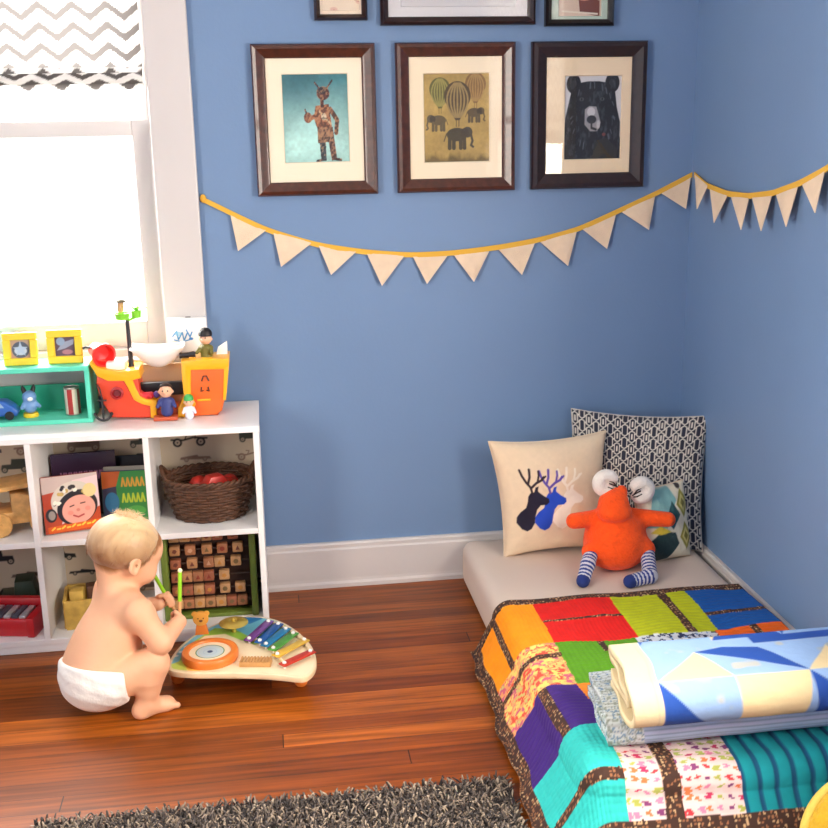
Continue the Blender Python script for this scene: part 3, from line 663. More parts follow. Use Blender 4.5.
o = MB().ball((0, 0, .03), (.07, .055, .03), 20).build('cloth_bundle', material('dark red cloth', (96, 30, 26), .9)); o.location = (bx, by, Z2+.008); tag(o, 'dark red cloth bundle at the bottom of the wicker basket', 'cloth')

# ---- tile rack (rods of picture tiles in a green frame) in the lower right cubby
GREEN = material('olive green painted wood', (104, 122, 44), rough=.5); DK = material('dark stained rod', (58, 36, 24), rough=.5)
r0 = at_y(166, 580, -.25)[0]; r1 = at_y(254, 580, -.25)[0]; rw = r1-r0
tr = thing('tile_rack', 'green framed rack of wooden picture tiles on rods in the lower right cubby', 'toy rack', ((r0+r1)/2, -.235, ZB))
HZ = ZM-PT/2-ZB-.006
for s in (-1, 1): MB().box((s*(rw/2)-.009, -.03, 0), (s*(rw/2)+.009, .03, HZ), .004).build('side_post', GREEN, tr)
MB().box((-rw/2+.0, .018, .0), (rw/2-.0, .024, HZ-.01)).build('back_board', material('dark brown board', (62, 36, 26), .7), tr, smooth=False)
MB().box((-rw/2, -.022, 0), (rw/2, .022, .012), .003).build('base_bar', GREEN, tr)
TILEC = [(178, 126, 84), (166, 108, 72), (190, 144, 98), (158, 92, 64)]
tm = [material('wood tile %d' % i, c, rough=.55, var=(60, .15)) for i, c in enumerate(TILEC)]
DOT = [(140, 56, 40), (190, 130, 60), (120, 96, 60), (110, 56, 44), (196, 150, 120)]
dm = [material('tile picture %d' % i, c, rough=.6) for i, c in enumerate(DOT)]
rows = 6; pit = (HZ-.02)/rows
for r in range(rows):
    z = .024+pit*(r+.42)
    MB().tube([(-rw/2+.006, 0, z), (rw/2-.006, 0, z)], .003, 8).build('rod', DK, tr)
    x = -rw/2+.014
    while x < rw/2-.042:
        if RNG.rand() < .15: x += .016; continue
        ti = MB().box((x, -.011, z-.014), (x+.029, .011, z+.014), .003).build('tile', tm[RNG.randint(4)], tr)
        k = RNG.randint(3); mb = MB(); xc = x+.0145
        if k == 0: mb.lathe([(.0001, 0), (.007, 0), (.007, .0006), (.0001, .0006)], (xc, -.0111, z), 14, axis='y')
        elif k == 1: mb.prism([(xc-.006, z-.006), (xc+.006, z-.006), (xc, z+.007)], -.0117, -.0109)
        else: mb.prism([(xc-.007, z-.003), (xc+.001, z-.007), (xc+.007, z), (xc+.003, z+.006), (xc-.004, z+.005)], -.0117, -.0109)
        mb.build('picture', dm[RNG.randint(5)], ti, smooth=False)
        x += .029+(.001 if RNG.rand() < .7 else .014)

# ---- yellow wooden things behind the person, lower middle cubby
yb = thing('toy_crate', 'yellow slatted toy crate half hidden behind the baby in the lower middle cubby', 'crate', (-1.80, -.20, ZB), .1)
YW = material('yellow ochre wood', (196, 160, 74), rough=.55, var=(40, .2)); BW = material('dark brown wood', (84, 52, 34), rough=.6)
for s in (-1, 1): MB().box((-.075, s*.06-.005, 0), (.075, s*.06+.005, .085), .002).build('side_board', YW, yb)
for s in (-1, 1): MB().box((s*.075-.005, -.055, 0), (s*.075+.005, .055, .085), .002).build('end_board', YW, yb)
MB().box((-.07, -.055, 0), (.07, .055, .006)).build('floor_board', YW, yb)
for i, (x, y, z, c, l) in enumerate([(-.04, -.02, .006, YW, 'ochre toy block at the left in the slatted crate'), (.0, .01, .006, BW, 'dark brown toy block in the middle of the slatted crate'), (.045, -.015, .006, YW, 'ochre toy block at the right in the slatted crate')]):
    o = MB().box((-.019, -.019, 0), (.019, .019, .095), .003).build('toy_block', c); o.location = (-1.80+x, -.20+y, ZB+z); o.rotation_euler = (0, 0, .2*i); tag(o, l, 'toy block', 'blocks in the slatted crate')

# ---- red toy piano in the lower left cubby and dark green toy behind
tp = thing('toy_piano', 'red toy piano with silver and dark bars in the lower left cubby', 'toy piano', (-2.035, -.225, ZB), -.2); RD = material('red lacquer', (190, 26, 36), rough=.35, coat=.3)
MB().prism([(-.10, .0), (.10, 0), (.10, .045), (.085, .052), (-.085, .052), (-.10, .045)], -.055, .055, bevel=.006).build('body', RD, tp)
MB().box((-.10, .03, .05), (.10, .055, .078), .006).build('rear_rail', RD, tp)
for s in (-1, 1): MB().box((s*.09-.012, -.062, 0), (s*.09+.012, .058, .058), .006).build('end_block', RD, tp)
for i in range(7):
    x = -.066+.022*i
    k = MB().box((x-.009, -.05, .052), (x+.009, .026, .060), .002).build('bar', material('silver bar', (196, 198, 204), .3, metal=.6) if i % 2 == 0 else material('slate bar', (74, 76, 92), .4), tp)
gt = thing('toy_truck', 'dark green toy truck at the back of the lower left cubby', 'toy truck', (-2.0, -.10, ZB), .1)
DG = material('dark green toy', (40, 58, 40), rough=.45)
MB().prism([(-.07, .015), (.07, .015), (.07, .05), (.03, .055), (.02, .1), (-.03, .1), (-.035, .06), (-.07, .06)], -.035, .035, bevel=.005).build('body', DG, gt)
for x in (-.04, .04):
    for y in (-.038, .028): MB().lathe([(.001, 0), (.016, 0), (.018, .003), (.018, .008), (.015, .01), (.001, .01)], (x, y+.01, .018), 18, axis='y').build('wheel', material('black toy rubber', (28, 28, 30), .6), gt)
# ================================================================== toys on top of the shelf
TEAL = material('turquoise painted wood', (96, 214, 184), rough=.45, spec=.4)
b0 = at_y(88, 366, -.19); x1 = b0[0]; zt = b0[2]; x0 = -2.16; H0 = HS+.0005
tb = thing('display_box', 'open turquoise toy display box on top of the white shelf', 'display box', ((x0+x1)/2, -.13, H0)); TO = tb.location
for nm, lo, hi in [('top_board', (x0, -.19, zt-.013), (x1, -.06, zt)), ('bottom_board', (x0, -.19, H0), (x1, -.06, H0+.012)), ('side_board', (x1-.013, -.19, H0+.012), (x1, -.06, zt-.013)), ('side_board', (x0, -.19, H0+.012), (x0+.013, -.06, zt-.013))]:
    MB().box(lo, hi, .0015, 1).build(nm, TEAL, tb, TO, smooth=False)
MB().box((x0+.013, -.066, H0+.012), (x1-.013, -.061, H0+.085)).build('back_board', material('deeper turquoise board', (40, 160, 128), .5), tb, TO, smooth=False)
YF_ = material('yellow frame', (238, 204, 52), rough=.35, coat=.2)
def mini_frame(px0, px1, py0, py1, lab, paint):
    P0, P1 = at_y(px0, py1, -.135), at_y(px1, py0, -.135); w = P1[0]-P0[0]; h = P1[2]-zt
    t = thing('photo_frame', lab, 'photo frame', ((P0[0]+P1[0])/2, -.135, zt), group='yellow frames on the turquoise box'); t.rotation_euler = (-.08, 0, 0)
    fw = w*.22; m = MB()
    for lo, hi in [((-w/2, -.012, 0), (w/2, 0, fw)), ((-w/2, -.012, h-fw), (w/2, 0, h)), ((-w/2, -.012, fw*.98), (-w/2+fw, 0, h-fw*.98)), ((w/2-fw, -.012, fw*.98), (w/2, 0, h-fw*.98))]: m.box(lo, hi, .002, 1)
    m.build('frame', YF_, t, smooth=False)
    sheet('picture', lambda u, v: np.stack([(u-.5)*(w-2*fw+.004), np.full_like(u, -.004), h-fw+.002-v*(h-2*fw+.004)], -1), 60, 60, paint, PRINT, t, flip=True)
    MB().box((-w/2+.004, -.003, .004), (w/2-.004, .0, h-.004)).build('back_card', material('brown backing card', (120, 96, 70), .9), t, smooth=False)
    m = MB(); m.box((-.012, 0, 0), (.012, .003, h*.8), M=Matrix.Translation((0, h*.8*math.sin(.35), 0))@Matrix.Rotation(.35, 4, 'X')); m.build('stand_leg', YF_, t, smooth=False)
def pm1(u, v):
    c = Canvas(u, v, (186, 150, 130), .03); c.disc(.5, .55, .42, (86, 92, 110)); c.disc(.5, .6, .3, (190, 198, 214), .22)
    c.poly([(.5, .1), (.58, .4), (.85, .42), (.64, .58), (.72, .85), (.5, .68), (.28, .85), (.36, .58), (.15, .42), (.42, .4)], (176, 190, 214)); return c.c
def pm2(u, v):
    c = Canvas(u, v, (96, 76, 92), .03); c.poly([(.1, .7), (.4, .3), (.95, .15), (.9, .4), (.5, .6)], (150, 156, 178)); c.disc(.3, .25, .2, (140, 160, 190)); c.disc(.6, .78, .25, (170, 120, 130), .12); return c.c
mini_frame(5, 36, 332, 365, 'yellow square photo frame with a pale star picture, at the left', pm1)
mini_frame(49, 81, 329, 363, 'yellow square photo frame with a dark picture, nearer the toy ship', pm2)
# blue toys and the striped can in the box
zb = H0+.0125; BL = material('glossy blue toy', (44, 96, 176), rough=.3, coat=.3); PB = material('pale blue toy', (112, 150, 200), rough=.4); BK = material('black toy plastic', (26, 26, 30), rough=.4); YT = material('yellow toy plastic', (240, 196, 40), rough=.4); WT = material('white toy plastic', (240, 238, 234), rough=.4)
p = at_y(4, 408, -.14)
bc = thing('toy_car', 'rounded blue toy car at the left inside the turquoise box', 'toy car', (p[0]-.01, -.14, zb))
MB().prism([(-.05, .008), (.045, .008), (.052, .022), (.04, .036), (.018, .052), (-.02, .055), (-.045, .04), (-.055, .024)], -.024, .024, bevel=.008, seg=3).build('body', BL, bc)
for x in (-.03, .028):
    for y in (-.029, .021): MB().lathe([(.001, 0), (.010, 0), (.012, .002), (.012, .006), (.010, .008), (.001, .008)], (x, y+.008, .012), 16, axis='y').build('wheel', BK, bc)
MB().prism([(-.02, .036), (.016, .034), (.008, .046), (-.014, .048)], -.0246, -.0238).build('window', material('smoky toy window', (150, 170, 200), .2), bc)
p = at_y(30, 405, -.135)
bf = thing('toy_figure', 'blue toy figure with black ears on a yellow base in the turquoise box', 'toy figure', (p[0], -.135, zb), .3)
MB().lathe([(.001, 0), (.02, 0), (.021, .003), (.019, .011), (.001, .011)], n=24).build('base', YT, bf)
implicit('body', lambda P: blend(.008, ell(P, (0, 0, .03), (.019, .017, .021)), ell(P, (0, -.002, .056), (.019, .018, .018)), cone(P, (-.016, -.006, .036), (-.023, -.016, .03), .006, .005), cone(P, (.016, -.006, .036), (.023, -.016, .03), .006, .005)), (-.035, -.03, .005), (.035, .03, .08), .002, PB, bf)
for s in (-1, 1): MB().tube([(s*.010, .002, .068), (s*.014, .004, .080), (s*.015, .004, .088)], [.007, .006, .002], 10).build('ear', BK, bf)
MB().ball((0, -.0185, .053), (.008, .004, .006), 12).build('muzzle', WT, bf)
p = at_y(72.5, 400, -.13)
cn = thing('striped_can', 'small red and white striped can at the right in the turquoise box', 'can', (p[0], -.13, zb))
m = MB(); n = 36; a = np.arange(n+1)*2*PI/n
for i in range(n): m.add([(.0205*math.cos(a[i]), .0205*math.sin(a[i]), .002), (.0205*math.cos(a[i+1]), .0205*math.sin(a[i+1]), .002), (.0205*math.cos(a[i+1]), .0205*math.sin(a[i+1]), .074), (.0205*math.cos(a[i]), .0205*math.sin(a[i]), .074)], [(0, 1, 2, 3)], (i//4) % 2)
m.build('body', [material('red print', (176, 50, 48), .4), material('cream print', (232, 216, 196), .4)], cn)
MB().lathe([(.001, .0), (.02, .0), (.0212, .002), (.0205, .003)], n=30).build('base', material('tin', (170, 160, 150), .35, metal=.7), cn)
MB().lathe([(.0205, .073), (.0215, .075), (.0205, .078), (.018, .077), (.001, .077)], n=30).build('lid', material('tin', (170, 160, 150), .35, metal=.7), cn)

# ---- toy pirate ship (front face stands on the plane y = SY)
SY, SB = -.185, -.085
def S2(L, y=SY): return [(float(q[0]), float(q[2])) for q in (at_y(a, b, y) for a, b in L)]
def sx(px, py=400, y=SY): q = at_y(px, py, y); return float(q[0]), float(q[2])
ORG = material('orange toy plastic', (232, 104, 36), rough=.35, coat=.2); AMB = material('amber yellow toy plastic', (246, 176, 30), rough=.35, coat=.2); RDO = material('red orange toy plastic', (218, 68, 38), rough=.35, coat=.2); MAR = material('maroon toy plastic', (110, 26, 34), rough=.5); TAN = material('tan toy plastic', (196, 168, 136), rough=.6)
zs = H0
ship = thing('toy_ship', 'orange and yellow toy pirate ship on top of the white shelf', 'toy ship', (sx(160)[0], -.135, zs)); HO = ship.location
def hp(nm, L, y0, y1, mat, bev=.004): return MB().prism(S2(L), y0, y1, bevel=bev).build(nm, mat, ship, HO)
zfix = lambda L: [(x, max(z, zs+.0005)) for x, z in L]
def hpz(nm, L, y0, y1, mat, bev=.004): return MB().prism(zfix(S2(L)), y0, y1, bevel=bev).build(nm, mat, ship, HO)
hpz('bow_hull', [(97,371),(110,372),(138,376),(140,392),(148,398),(154,401),(156,418),(112,418),(103,404),(96,386)], SY, SB, RDO, .006)
hpz('stern_hull', [(189,366),(227,364),(225,398),(222,411),(216,415),(186,418),(185,392)], SY, SB, ORG, .006)
hpz('waist_floor', [(150,410),(190,408),(190,418),(150,418)], SY+.012, SB, ORG, .003)
hpz('far_bulwark', [(138,371),(188,369),(188,412),(140,412)], SB-.012, SB, TAN, .003)
hpz('dark_deck', [(132,386),(184,384),(184,397),(150,399),(134,394)], SY+.03, SY+.05, BK, .003)
# yellow strakes: one stepped band on the bow, one frame round the stern panel
hpz('bow_trim', [(89,363),(100,368),(118,371),(139,369),(141,378),(133,380),(136,388),(140,396),(146,399),(157,400),(157,418),(151,418),(150,406),(142,404),(134,400),(128,388),(124,381),(108,381),(97,376)], SY-.005, SB+.005, AMB, .004)
hpz('stern_trim', [(181,361),(229,358),(229,366),(224,369),(191,370),(191,394),(196,404),(192,412),(188,418),(178,418),(178,408),(184,396),(182,380)], SY-.005, SB+.005, AMB, .004)
hpz('stern_strip', [(224,364),(229,366),(226,400),(223,400)], SY-.004, SB+.004, AMB, .002)
hpz('keel', [(108,412),(222,408),(218,418),(112,418)], SY+.002, SB-.002, material('dark orange toy plastic', (186, 70, 30), .4), .003)
# port hole, hatch marks
cx, cz = sx(117, 393); MB().lathe([(.0175, 0), (.0175, .004), (.012, .006), (.011, .001), (.001, .001)], (cx, SY, cz), 24, axis='y').build('porthole', material('deep red toy plastic', (168, 30, 34), .4), ship, HO)
MB().lathe([(.0001, 0), (.009, 0), (.009, .002), (.0001, .002)], (cx+.001, SY-.001, cz), 20, axis='y').build('porthole_mouth', MAR, ship, HO)
c0 = sx(205, 378); c1 = sx(205, 389); m = MB(); 
m.tube([(c0[0]-.010, SY-.002, c0[1]-.008), (c0[0]-.004, SY-.002, c0[1]+.006), (c0[0]+.004, SY-.002, c0[1]+.006), (c0[0]+.010, SY-.002, c0[1]-.008)], .0022, 6)
for s in (-1, 1): m.tube([(c1[0]+s*.009, SY-.002, c1[1]+.006), (c1[0]+s*.011, SY-.002, c1[1]-.006), (c1[0]+s*.004, SY-.002, c1[1]-.003)], .0022, 6)
m.build('hatch_marks', material('dark brown toy print', (70, 34, 24), .5), ship, HO)
c2 = sx(204, 400); MB().box((c2[0]-.018, SY-.003, c2[1]-.002), (c2[0]+.018, SY+.002, c2[1]+.003), .001).build('name_plate', AMB, ship, HO)
# red funnel at the bow
P = np.array(at_y(99, 352, -.14)); Rm = Matrix.Translation(P)@Matrix.Rotation(.55, 4, 'Z')@Matrix.Rotation(PI/2+.15, 4, 'X')
MB().lathe([(.001, -.03), (.014, -.03), (.02, -.026), (.026, .02), (.0335, .028), (.0335, .034), (.028, .034), (.022, .012), (.001, .006)], n=28, M=Rm).build('red_barrel', material('bright red toy plastic', (232, 48, 44), .35, coat=.2), ship, HO)
MB().box((P[0]-.012, P[1]-.01, P[2]-.05), (P[0]+.018, P[1]+.01, P[2]-.02), .004).build('barrel_cradle', RDO, ship, HO)
MB().tube([P+np.array((-.02, .0, .012)), P+np.array((-.034, -.004, .016)), P+np.array((-.042, -.004, .012))], .003, 8).build('barrel_fuse', BK, ship, HO)
q = at_y(116, 367, -.165); MB().box((q[0]-.026, -.175, q[2]-.008), (q[0]+.026, -.12, q[2]+.016), .006).build('white_hatch', WT, ship, HO)
# mast, crow's nest, palm
a0 = np.array(at_y(132, 372, -.135)); a1 = np.array(at_y(127, 320, -.135))
m = MB(); m.tube([a0, a0*.7+a1*.3, a1], [.0085, .0065, .005], 12); m.build('mast', BK, ship, HO)
MB().lathe([(.001, 0), (.016, 0), (.017, .012), (.011, .026), (.009, .03), (.001, .03)], a0+np.array((0, 0, -.012)), 16).build('mast_foot', BK, ship, HO)
GRN = material('lime green toy plastic', (128, 206, 56), rough=.4)
m = MB(); n0 = a1+np.array((-.012, 0, .002)); m.lathe([(.001, 0), (.017, 0), (.021, .018), (.018, .018), (.015, .004), (.001, .004)], n0, 20); m.lathe([(.001, 0), (.012, 0), (.014, .02), (.001, .021)], n0+np.array((.038, 0, .004)), 18)
m.tube([n0+np.array((0, 0, .004)), n0+np.array((.02, 0, -.002)), n0+np.array((.036, 0, .006))], .004, 8)
m.build('lookout', GRN, ship, HO)
m = MB()
for t, l in ((.1, .03), (2.9, .018), (1.3, .02), (-1.2, .02)):
    d = np.array((math.cos(t), math.sin(t), 0)); e = np.array((-d[1], d[0], 0)); o = n0+np.array((.038, 0, .02)); V = []
    for k in range(6): s = k/5; c = o+d*l*s+np.array((0, 0, .012*math.sin(s*2.6))); w = .006*math.sin(PI*min(1, s*.85+.15)); V += [c+e*w, c-e*w, c+np.array((0, 0, .0025))]
    m.add(V, [(3*k, 3*k+3, 3*k+5, 3*k+2) for k in range(5)]+[(3*k+2, 3*k+5, 3*k+4, 3*k+1) for k in range(5)]+[(3*k+1, 3*k+4, 3*k+3, 3*k) for k in range(5)])
m.build('palm_leaves', GRN, ship, HO)
b = n0+np.array((-.003, 0, .02)); implicit('parrot', lambda Q: blend(.006, ell(Q, b+np.array((0, 0, .010)), (.009, .008, .013)), ell(Q, b+np.array((.002, -.002, .024)), (.008, .007, .007))), b-.02, b+np.array((.02, .02, .04)), .0018, material('tan parrot plastic', (200, 150, 104), .5), ship, HO)
MB().lathe([(.014, 0), (.012, .004), (.007, .007), (.001, .009)], b+np.array((.002, 0, .028)), 16).build('hat', material('dark khaki plastic', (96, 88, 60), .5), ship, HO)
# slung white sail
L = []; nu, nv = 24, 10
def Ssail(u, v):
    e0 = np.array(at_y(131, 350, -.14)); e1 = np.array(at_y(184, 349, -.14)); sag = np.sin(u*PI)**.8
    yy = -.175+.08*v; bow = sag*(.058*(1-(2*v-1)**2*.9))
    return np.stack([e0[0]+(e1[0]-e0[0])*u, yy, e0[2]+.008-bow], -1)
o = sheet('sail', Ssail, nu, nv, None, material('white sail cloth', (238, 234, 230), .7), ship, HO); o.modifiers.new('thick', 'SOLIDIFY').thickness = .003
m = MB(); e0 = Ssail(np.array([0., 1.]), np.array([.5, .5])); m.tube(Ssail(np.linspace(0, 1, 12), np.zeros(12)), .003, 8); m.tube(Ssail(np.linspace(0, 1, 12), np.ones(12)), .003, 8); m.build('sail_rope', WT, ship, HO)
# cannon, stern rail, gangplank, anchor
q = np.array(at_y(188, 355, -.15)); MB().lathe([(.001, 0), (.009, 0), (.0105, .006), (.008, .018), (.0072, .036), (.009, .04), (.009, .043), (.005, .043), (.004, .034), (.001, .034)], q+np.array((.02, 0, 0)), 18, M=Matrix.Rotation(-PI/2, 4, 'Y')).build('cannon', BK, ship, HO)
MB().box((q[0]+.002, q[1]-.009, q[2]-.024), (q[0]+.02, q[1]+.009, q[2]-.004), .003).build('cannon_carriage', AMB, ship, HO)
MB().prism(S2([(214,364),(218,347),(227,341),(228,365)], -.12), -.124, -.112, bevel=.002).build('stern_rail', WT, ship, HO)
g0 = sx(154, 410); g1 = sx(178, 410); MB().box((g0[0], SY-.035, zs+.001), (g1[0], SY-.004, zs+.012), .002).build('gangplank', material('rust toy plastic', (190, 84, 50), .45), ship, HO)
k = np.array(at_y(103, 410, SY-.012)); zt_ = sx(96, 384)[1]
m = MB(); m.tube([(k[0]-.012, SY-.003, zt_), (k[0]-.004, SY-.010, zt_-.012), (k[0], SY-.012, zs+.070)], .0022, 6); m.build('anchor_cord', BK, ship, HO)
m = MB(); m.tube([(k[0], SY-.012, zs+.070), (k[0], SY-.012, zs+.008)], .0032, 8); t = np.linspace(PI*1.08, PI*1.92, 12); m.tube(np.stack([k[0]+.022*np.cos(t), np.full(12, SY-.012), zs+.0285+.0225*np.sin(t)], -1), .0034, 8)
m.tube([(k[0]-.012, SY-.012, zs+.062), (k[0]+.012, SY-.012, zs+.062)], .0026, 8)
for s in (-1, 1): m.ball((k[0]+s*.0215, SY-.012, zs+.024), .0052, 8)
m.build('anchor', BK, ship, HO)

# ---- little figures (peg people), each its own toy
SKIN = material('toy skin', (238, 184, 150), rough=.5)
def peg(label, loc, s, body, hat, hatkind, arms=None, rz=0., shirt=None):
    t = thing('toy_figure', label, 'toy figure', loc, rz)
    implicit('body', lambda P: blend(.005*s, cone(P, (0, 0, .010*s), (0, 0, .030*s), .0125*s, .0115*s), cone(P, (-.012*s, 0, .032*s), (-.017*s, -.011*s, .022*s), .0045*s, .004*s), cone(P, (.012*s, 0, .032*s), (.017*s, -.011*s, .022*s), .0045*s, .004*s)), (-.03*s, -.03*s, -.004*s), (.03*s, .03*s, .05*s), .0016*s, body, t)
    hd = implicit('head', lambda P: blend(.003*s, ell(P, (0, 0, .051*s), (.013*s, .0125*s, .0135*s)), ell(P, (0, -.013*s, .049*s), (.003*s,)*3), ell(P, (-.013*s, 0, .05*s), (.003*s,)*3), ell(P, (.013*s, 0, .05*s), (.003*s,)*3)), (-.02*s, -.02*s, .033*s), (.02*s, .02*s, .07*s), .0013*s, SKIN, t)
    m = MB()
    for q in (-1, 1): m.ball((q*.005*s, -.0118*s, .054*s), .0016*s, 8)
    m.build('eyes', BK, hd)
    if hatkind == 'hair': implicit('hair', lambda P: np.maximum(ell(P, (0, .002*s, .054*s), (.0145*s, .014*s, .0140*s)), -(P[:, 2]-.053*s-.006*s*(P[:, 1] < 0)-(.5*P[:, 1]*-1))), (-.02*s, -.02*s, .03*s), (.02*s, .02*s, .075*s), .0015*s, hat, hd)
    else: MB().lathe([(.001, .058*s), (.0142*s, .057*s), (.0146*s, .061*s), (.0125*s, .068*s), (.007*s, .073*s), (.001, .0745*s)], n=22).build('hat', hat, hd)
    return t
NAV = material('navy toy plastic', (50, 60, 120), rough=.45); BRN = material('dark brown toy hair', (42, 26, 20), .5); OLV = material('olive toy plastic', (110, 104, 40), .5)
q = at_y(167, 409, SY-.02); peg('dark haired peg boy in blue standing on the ship\'s gangplank', (q[0], SY-.02, zs+.0125), 1.35, NAV, BRN, 'hair')
q = at_z(190, 419, zs); peg('peg figure in a green cap and white shirt on the shelf by the ship\'s stern', (q[0], q[1]-.0, zs), .95, material('white and blue toy', (226, 226, 236), .5), material('green toy cap', (60, 168, 84), .45), 'cap')
q = at_y(207, 360, -.14); peg('dark haired peg pirate in olive standing on the ship\'s stern deck', (q[0], -.14, sx(207, 362, -.14)[1]+.0005), 1.3, OLV, material('black toy hat', (24, 20, 20), .5), 'cap', rz=-.4)
q = at_y(150, 390, SY+.02); o = thing('toy_figure', 'red and purple toy figure lying on the ship\'s deck', 'toy figure', (q[0]-.004, SY+.01, sx(150, 399, SY+.01)[1]))
implicit('body', lambda P: blend(.004, cone(P, (-.02, 0, .011), (.006, 0, .011), .009, .010), cone(P, (.0, -.006, .012), (.008, -.014, .008), .004, .004)), (-.035, -.025, -.005), (.025, .02, .03), .0018, material('red toy cloth', (206, 40, 56), .5), o)
MB().ball((.022, 0, .012), .010, 14).build('head', material('purple toy plastic', (92, 60, 130), .5), o)

# ---- white tissue box with blue scribble behind the ship, on the window stool
z0 = W1['z0']-.0175
p0, p1 = at_y(167, 330, -.057), at_y(207, 330, -.057); ztop = at_y(186, 318, -.057)[2]; w = p1[0]-p0[0]
wb = thing('tissue_box', 'white box with a blue scribbled motif on the window sill behind the toy ship', 'box', ((p0[0]+p1[0])/2, -.03, z0)); hb = ztop-z0
MB().box((-w/2, -.028, 0), (w/2, .0, hb), .003).build('carton', material('white carton', (238, 240, 240), .5), wb, smooth=False)
MB().lathe([(.0001, 0), (.008, 0), (.008, .0012), (.0001, .0012)], (.004, -.014, hb), 20, sy=.5).build('slot', material('dark slot', (40, 40, 44), .8), wb)
def scr(u, v):
    c = Canvas(u, v, (238, 240, 240), .02)
    for L in ([(.1, .55), (.25, .35), (.3, .7), (.45, .4), (.5, .75), (.62, .45)], [(.15, .7), (.4, .8), (.7, .72)], [(.6, .3), (.72, .6), (.8, .4)]): c.line(L, .05, (44, 140, 200))
    c.disc(.3, .45, .12, (120, 190, 220), .1, op=.7); c.disc(.75, .68, .08, (60, 130, 200), .06); return c.c
sheet('motif', lambda u, v: np.stack([-w*.44+u*w*.7, np.full_like(u, -.0284), hb*(.88-.62*v)], -1), 60, 50, scr, PRINT, wb, flip=True)
# ================================================================== musical activity table
ZT = .082
OPX = [(169,671),(190,673),(215,673),(242,673),(270,674),(295,677),(305,677.5),(313,672),(317,664),(316,655),(312,645),(304,636),(294,628),(282,621),(268,617),(253,615.5),(238,616),(222,621),(205,628),(190,637),(178,647),(170,658),(167,666)]
OUT = np.array([at_z(x, y, ZT)[:2] for x, y in OPX])
for _ in range(2): OUT = np.concatenate([np.stack([OUT*.75+np.roll(OUT, -1, 0)*.25, OUT*.25+np.roll(OUT, -1, 0)*.75], 1).reshape(-1, 2)])
tc = OUT.mean(0); MT = thing('music_table', 'low wooden toy music table with drum and rainbow chime bars in front of the baby', 'toy table', (tc[0], tc[1], 0)); MO = MT.location
BIRCH = material('pale birch', (232, 208, 168), rough=.4, coat=.15, var=(25, .06)); ORW = material('orange stained wood', (226, 124, 48), rough=.4, coat=.2)
ins = OUT+(tc-OUT)*.0
MB().prism(OUT.tolist(), ZT-.017, ZT, axis='z', bevel=.004).build('table_top', BIRCH, MT, MO)
# painted waves on the board
w = lambda a, b: tuple(at_z(a, b, ZT)[:2])
lo, hi = OUT.min(0)-.002, OUT.max(0)+.002; st = .0022; nx, ny = ((hi-lo)/st).astype(int)
gx, gy = np.meshgrid(lo[0]+st*np.arange(nx), lo[1]+st*np.arange(ny), indexing='ij'); gx, gy = gx.ravel(), gy.ravel()
cc = Canvas(gx, gy, (236, 216, 178), .003)
cc.poly([w(150,672),w(168,650),w(190,634),w(215,618),w(255,610),w(285,616),w(296,628),w(280,634),w(268,642),w(255,645),w(240,640),w(225,634),w(205,636),w(190,646),w(182,660),w(176,672)], (150, 196, 70))
cc.poly([w(150,664),w(166,648),w(190,632),w(215,616),w(255,609),w(284,614),w(290,622),w(275,627),w(262,634),w(248,636),w(236,630),w(215,628),w(196,640),w(184,650),w(178,664)], (110, 186, 206))
cc.poly([w(150,656),w(168,644),w(190,628),w(215,612),w(258,607),w(272,612),w(262,619),w(250,624),w(238,622),w(220,622),w(205,629),w(190,639),w(178,650),w(168,658)], (40, 116, 170))
cc.poly([w(160,676),w(172,664),w(186,659),w(192,668),w(180,676)], (188, 206, 84)); cc.poly([w(183,662),w(190,656),w(204,676),w(190,676)], (240, 196, 80))
for q in ((176,656),(181,652),(186,647)): cc.disc(*w(*q), .006, (226, 236, 240))
e = np.full(len(gx), 1e9)
for a_, b_ in zip(OUT, np.roll(OUT, -1, 0)):
    d_ = b_-a_; tt = np.clip(((gx-a_[0])*d_[0]+(gy-a_[1])*d_[1])/(d_@d_), 0, 1); e = np.minimum(e, np.hypot(gx-a_[0]-d_[0]*tt, gy-a_[1]-d_[1]*tt))
ins_ = Canvas(gx, gy, (0, 0, 0), 1e-6).poly(OUT, (255, 255, 255)).c[:, 0] > .5
keep = ins_ & (e > .005); edge = np.clip((e-.008)/.003, 0, 1)[:, None]; cc.c = lin((236, 216, 178))*(1-edge)+cc.c*edge
F = [f for f in grid_faces(nx, ny) if all(keep[i] for i in f)]
m = MB(); m.v = [np.stack([gx, gy, np.full_like(gx, ZT+.0004)], -1)]; m.f = [f for f in F]; m.m = [0]*len(F); m.n = len(gx)
top = m.build('painted_waves', material('painted birch', rough=.4, attr='Col', coat=.15), MT, MO, angle=None, col=cc.c)
bmx = bmesh.new(); bmx.from_mesh(top.data); bmesh.ops.delete(bmx, geom=[v for v in bmx.verts if not v.link_faces], context='VERTS'); bmx.to_mesh(top.data); bmx.free()
f1, f2 = at_z(178, 684, .0), at_z(303, 687, .0)
for k, (fx, fy) in enumerate([(f1[0], f1[1]+.012), (f2[0]-.004, f2[1]+.012), (f1[0]+.12, f1[1]+.15), (f2[0]-.10, f2[1]+.19)]):
    MB().lathe([(.001, 0), (.012, 0), (.0165, .006), (.0185, .016), (.0165, .026), (.012, .034), (.012, ZT-.017), (.001, ZT-.017)], (fx, fy, 0), 24).build('leg', ORW, MT, MO)
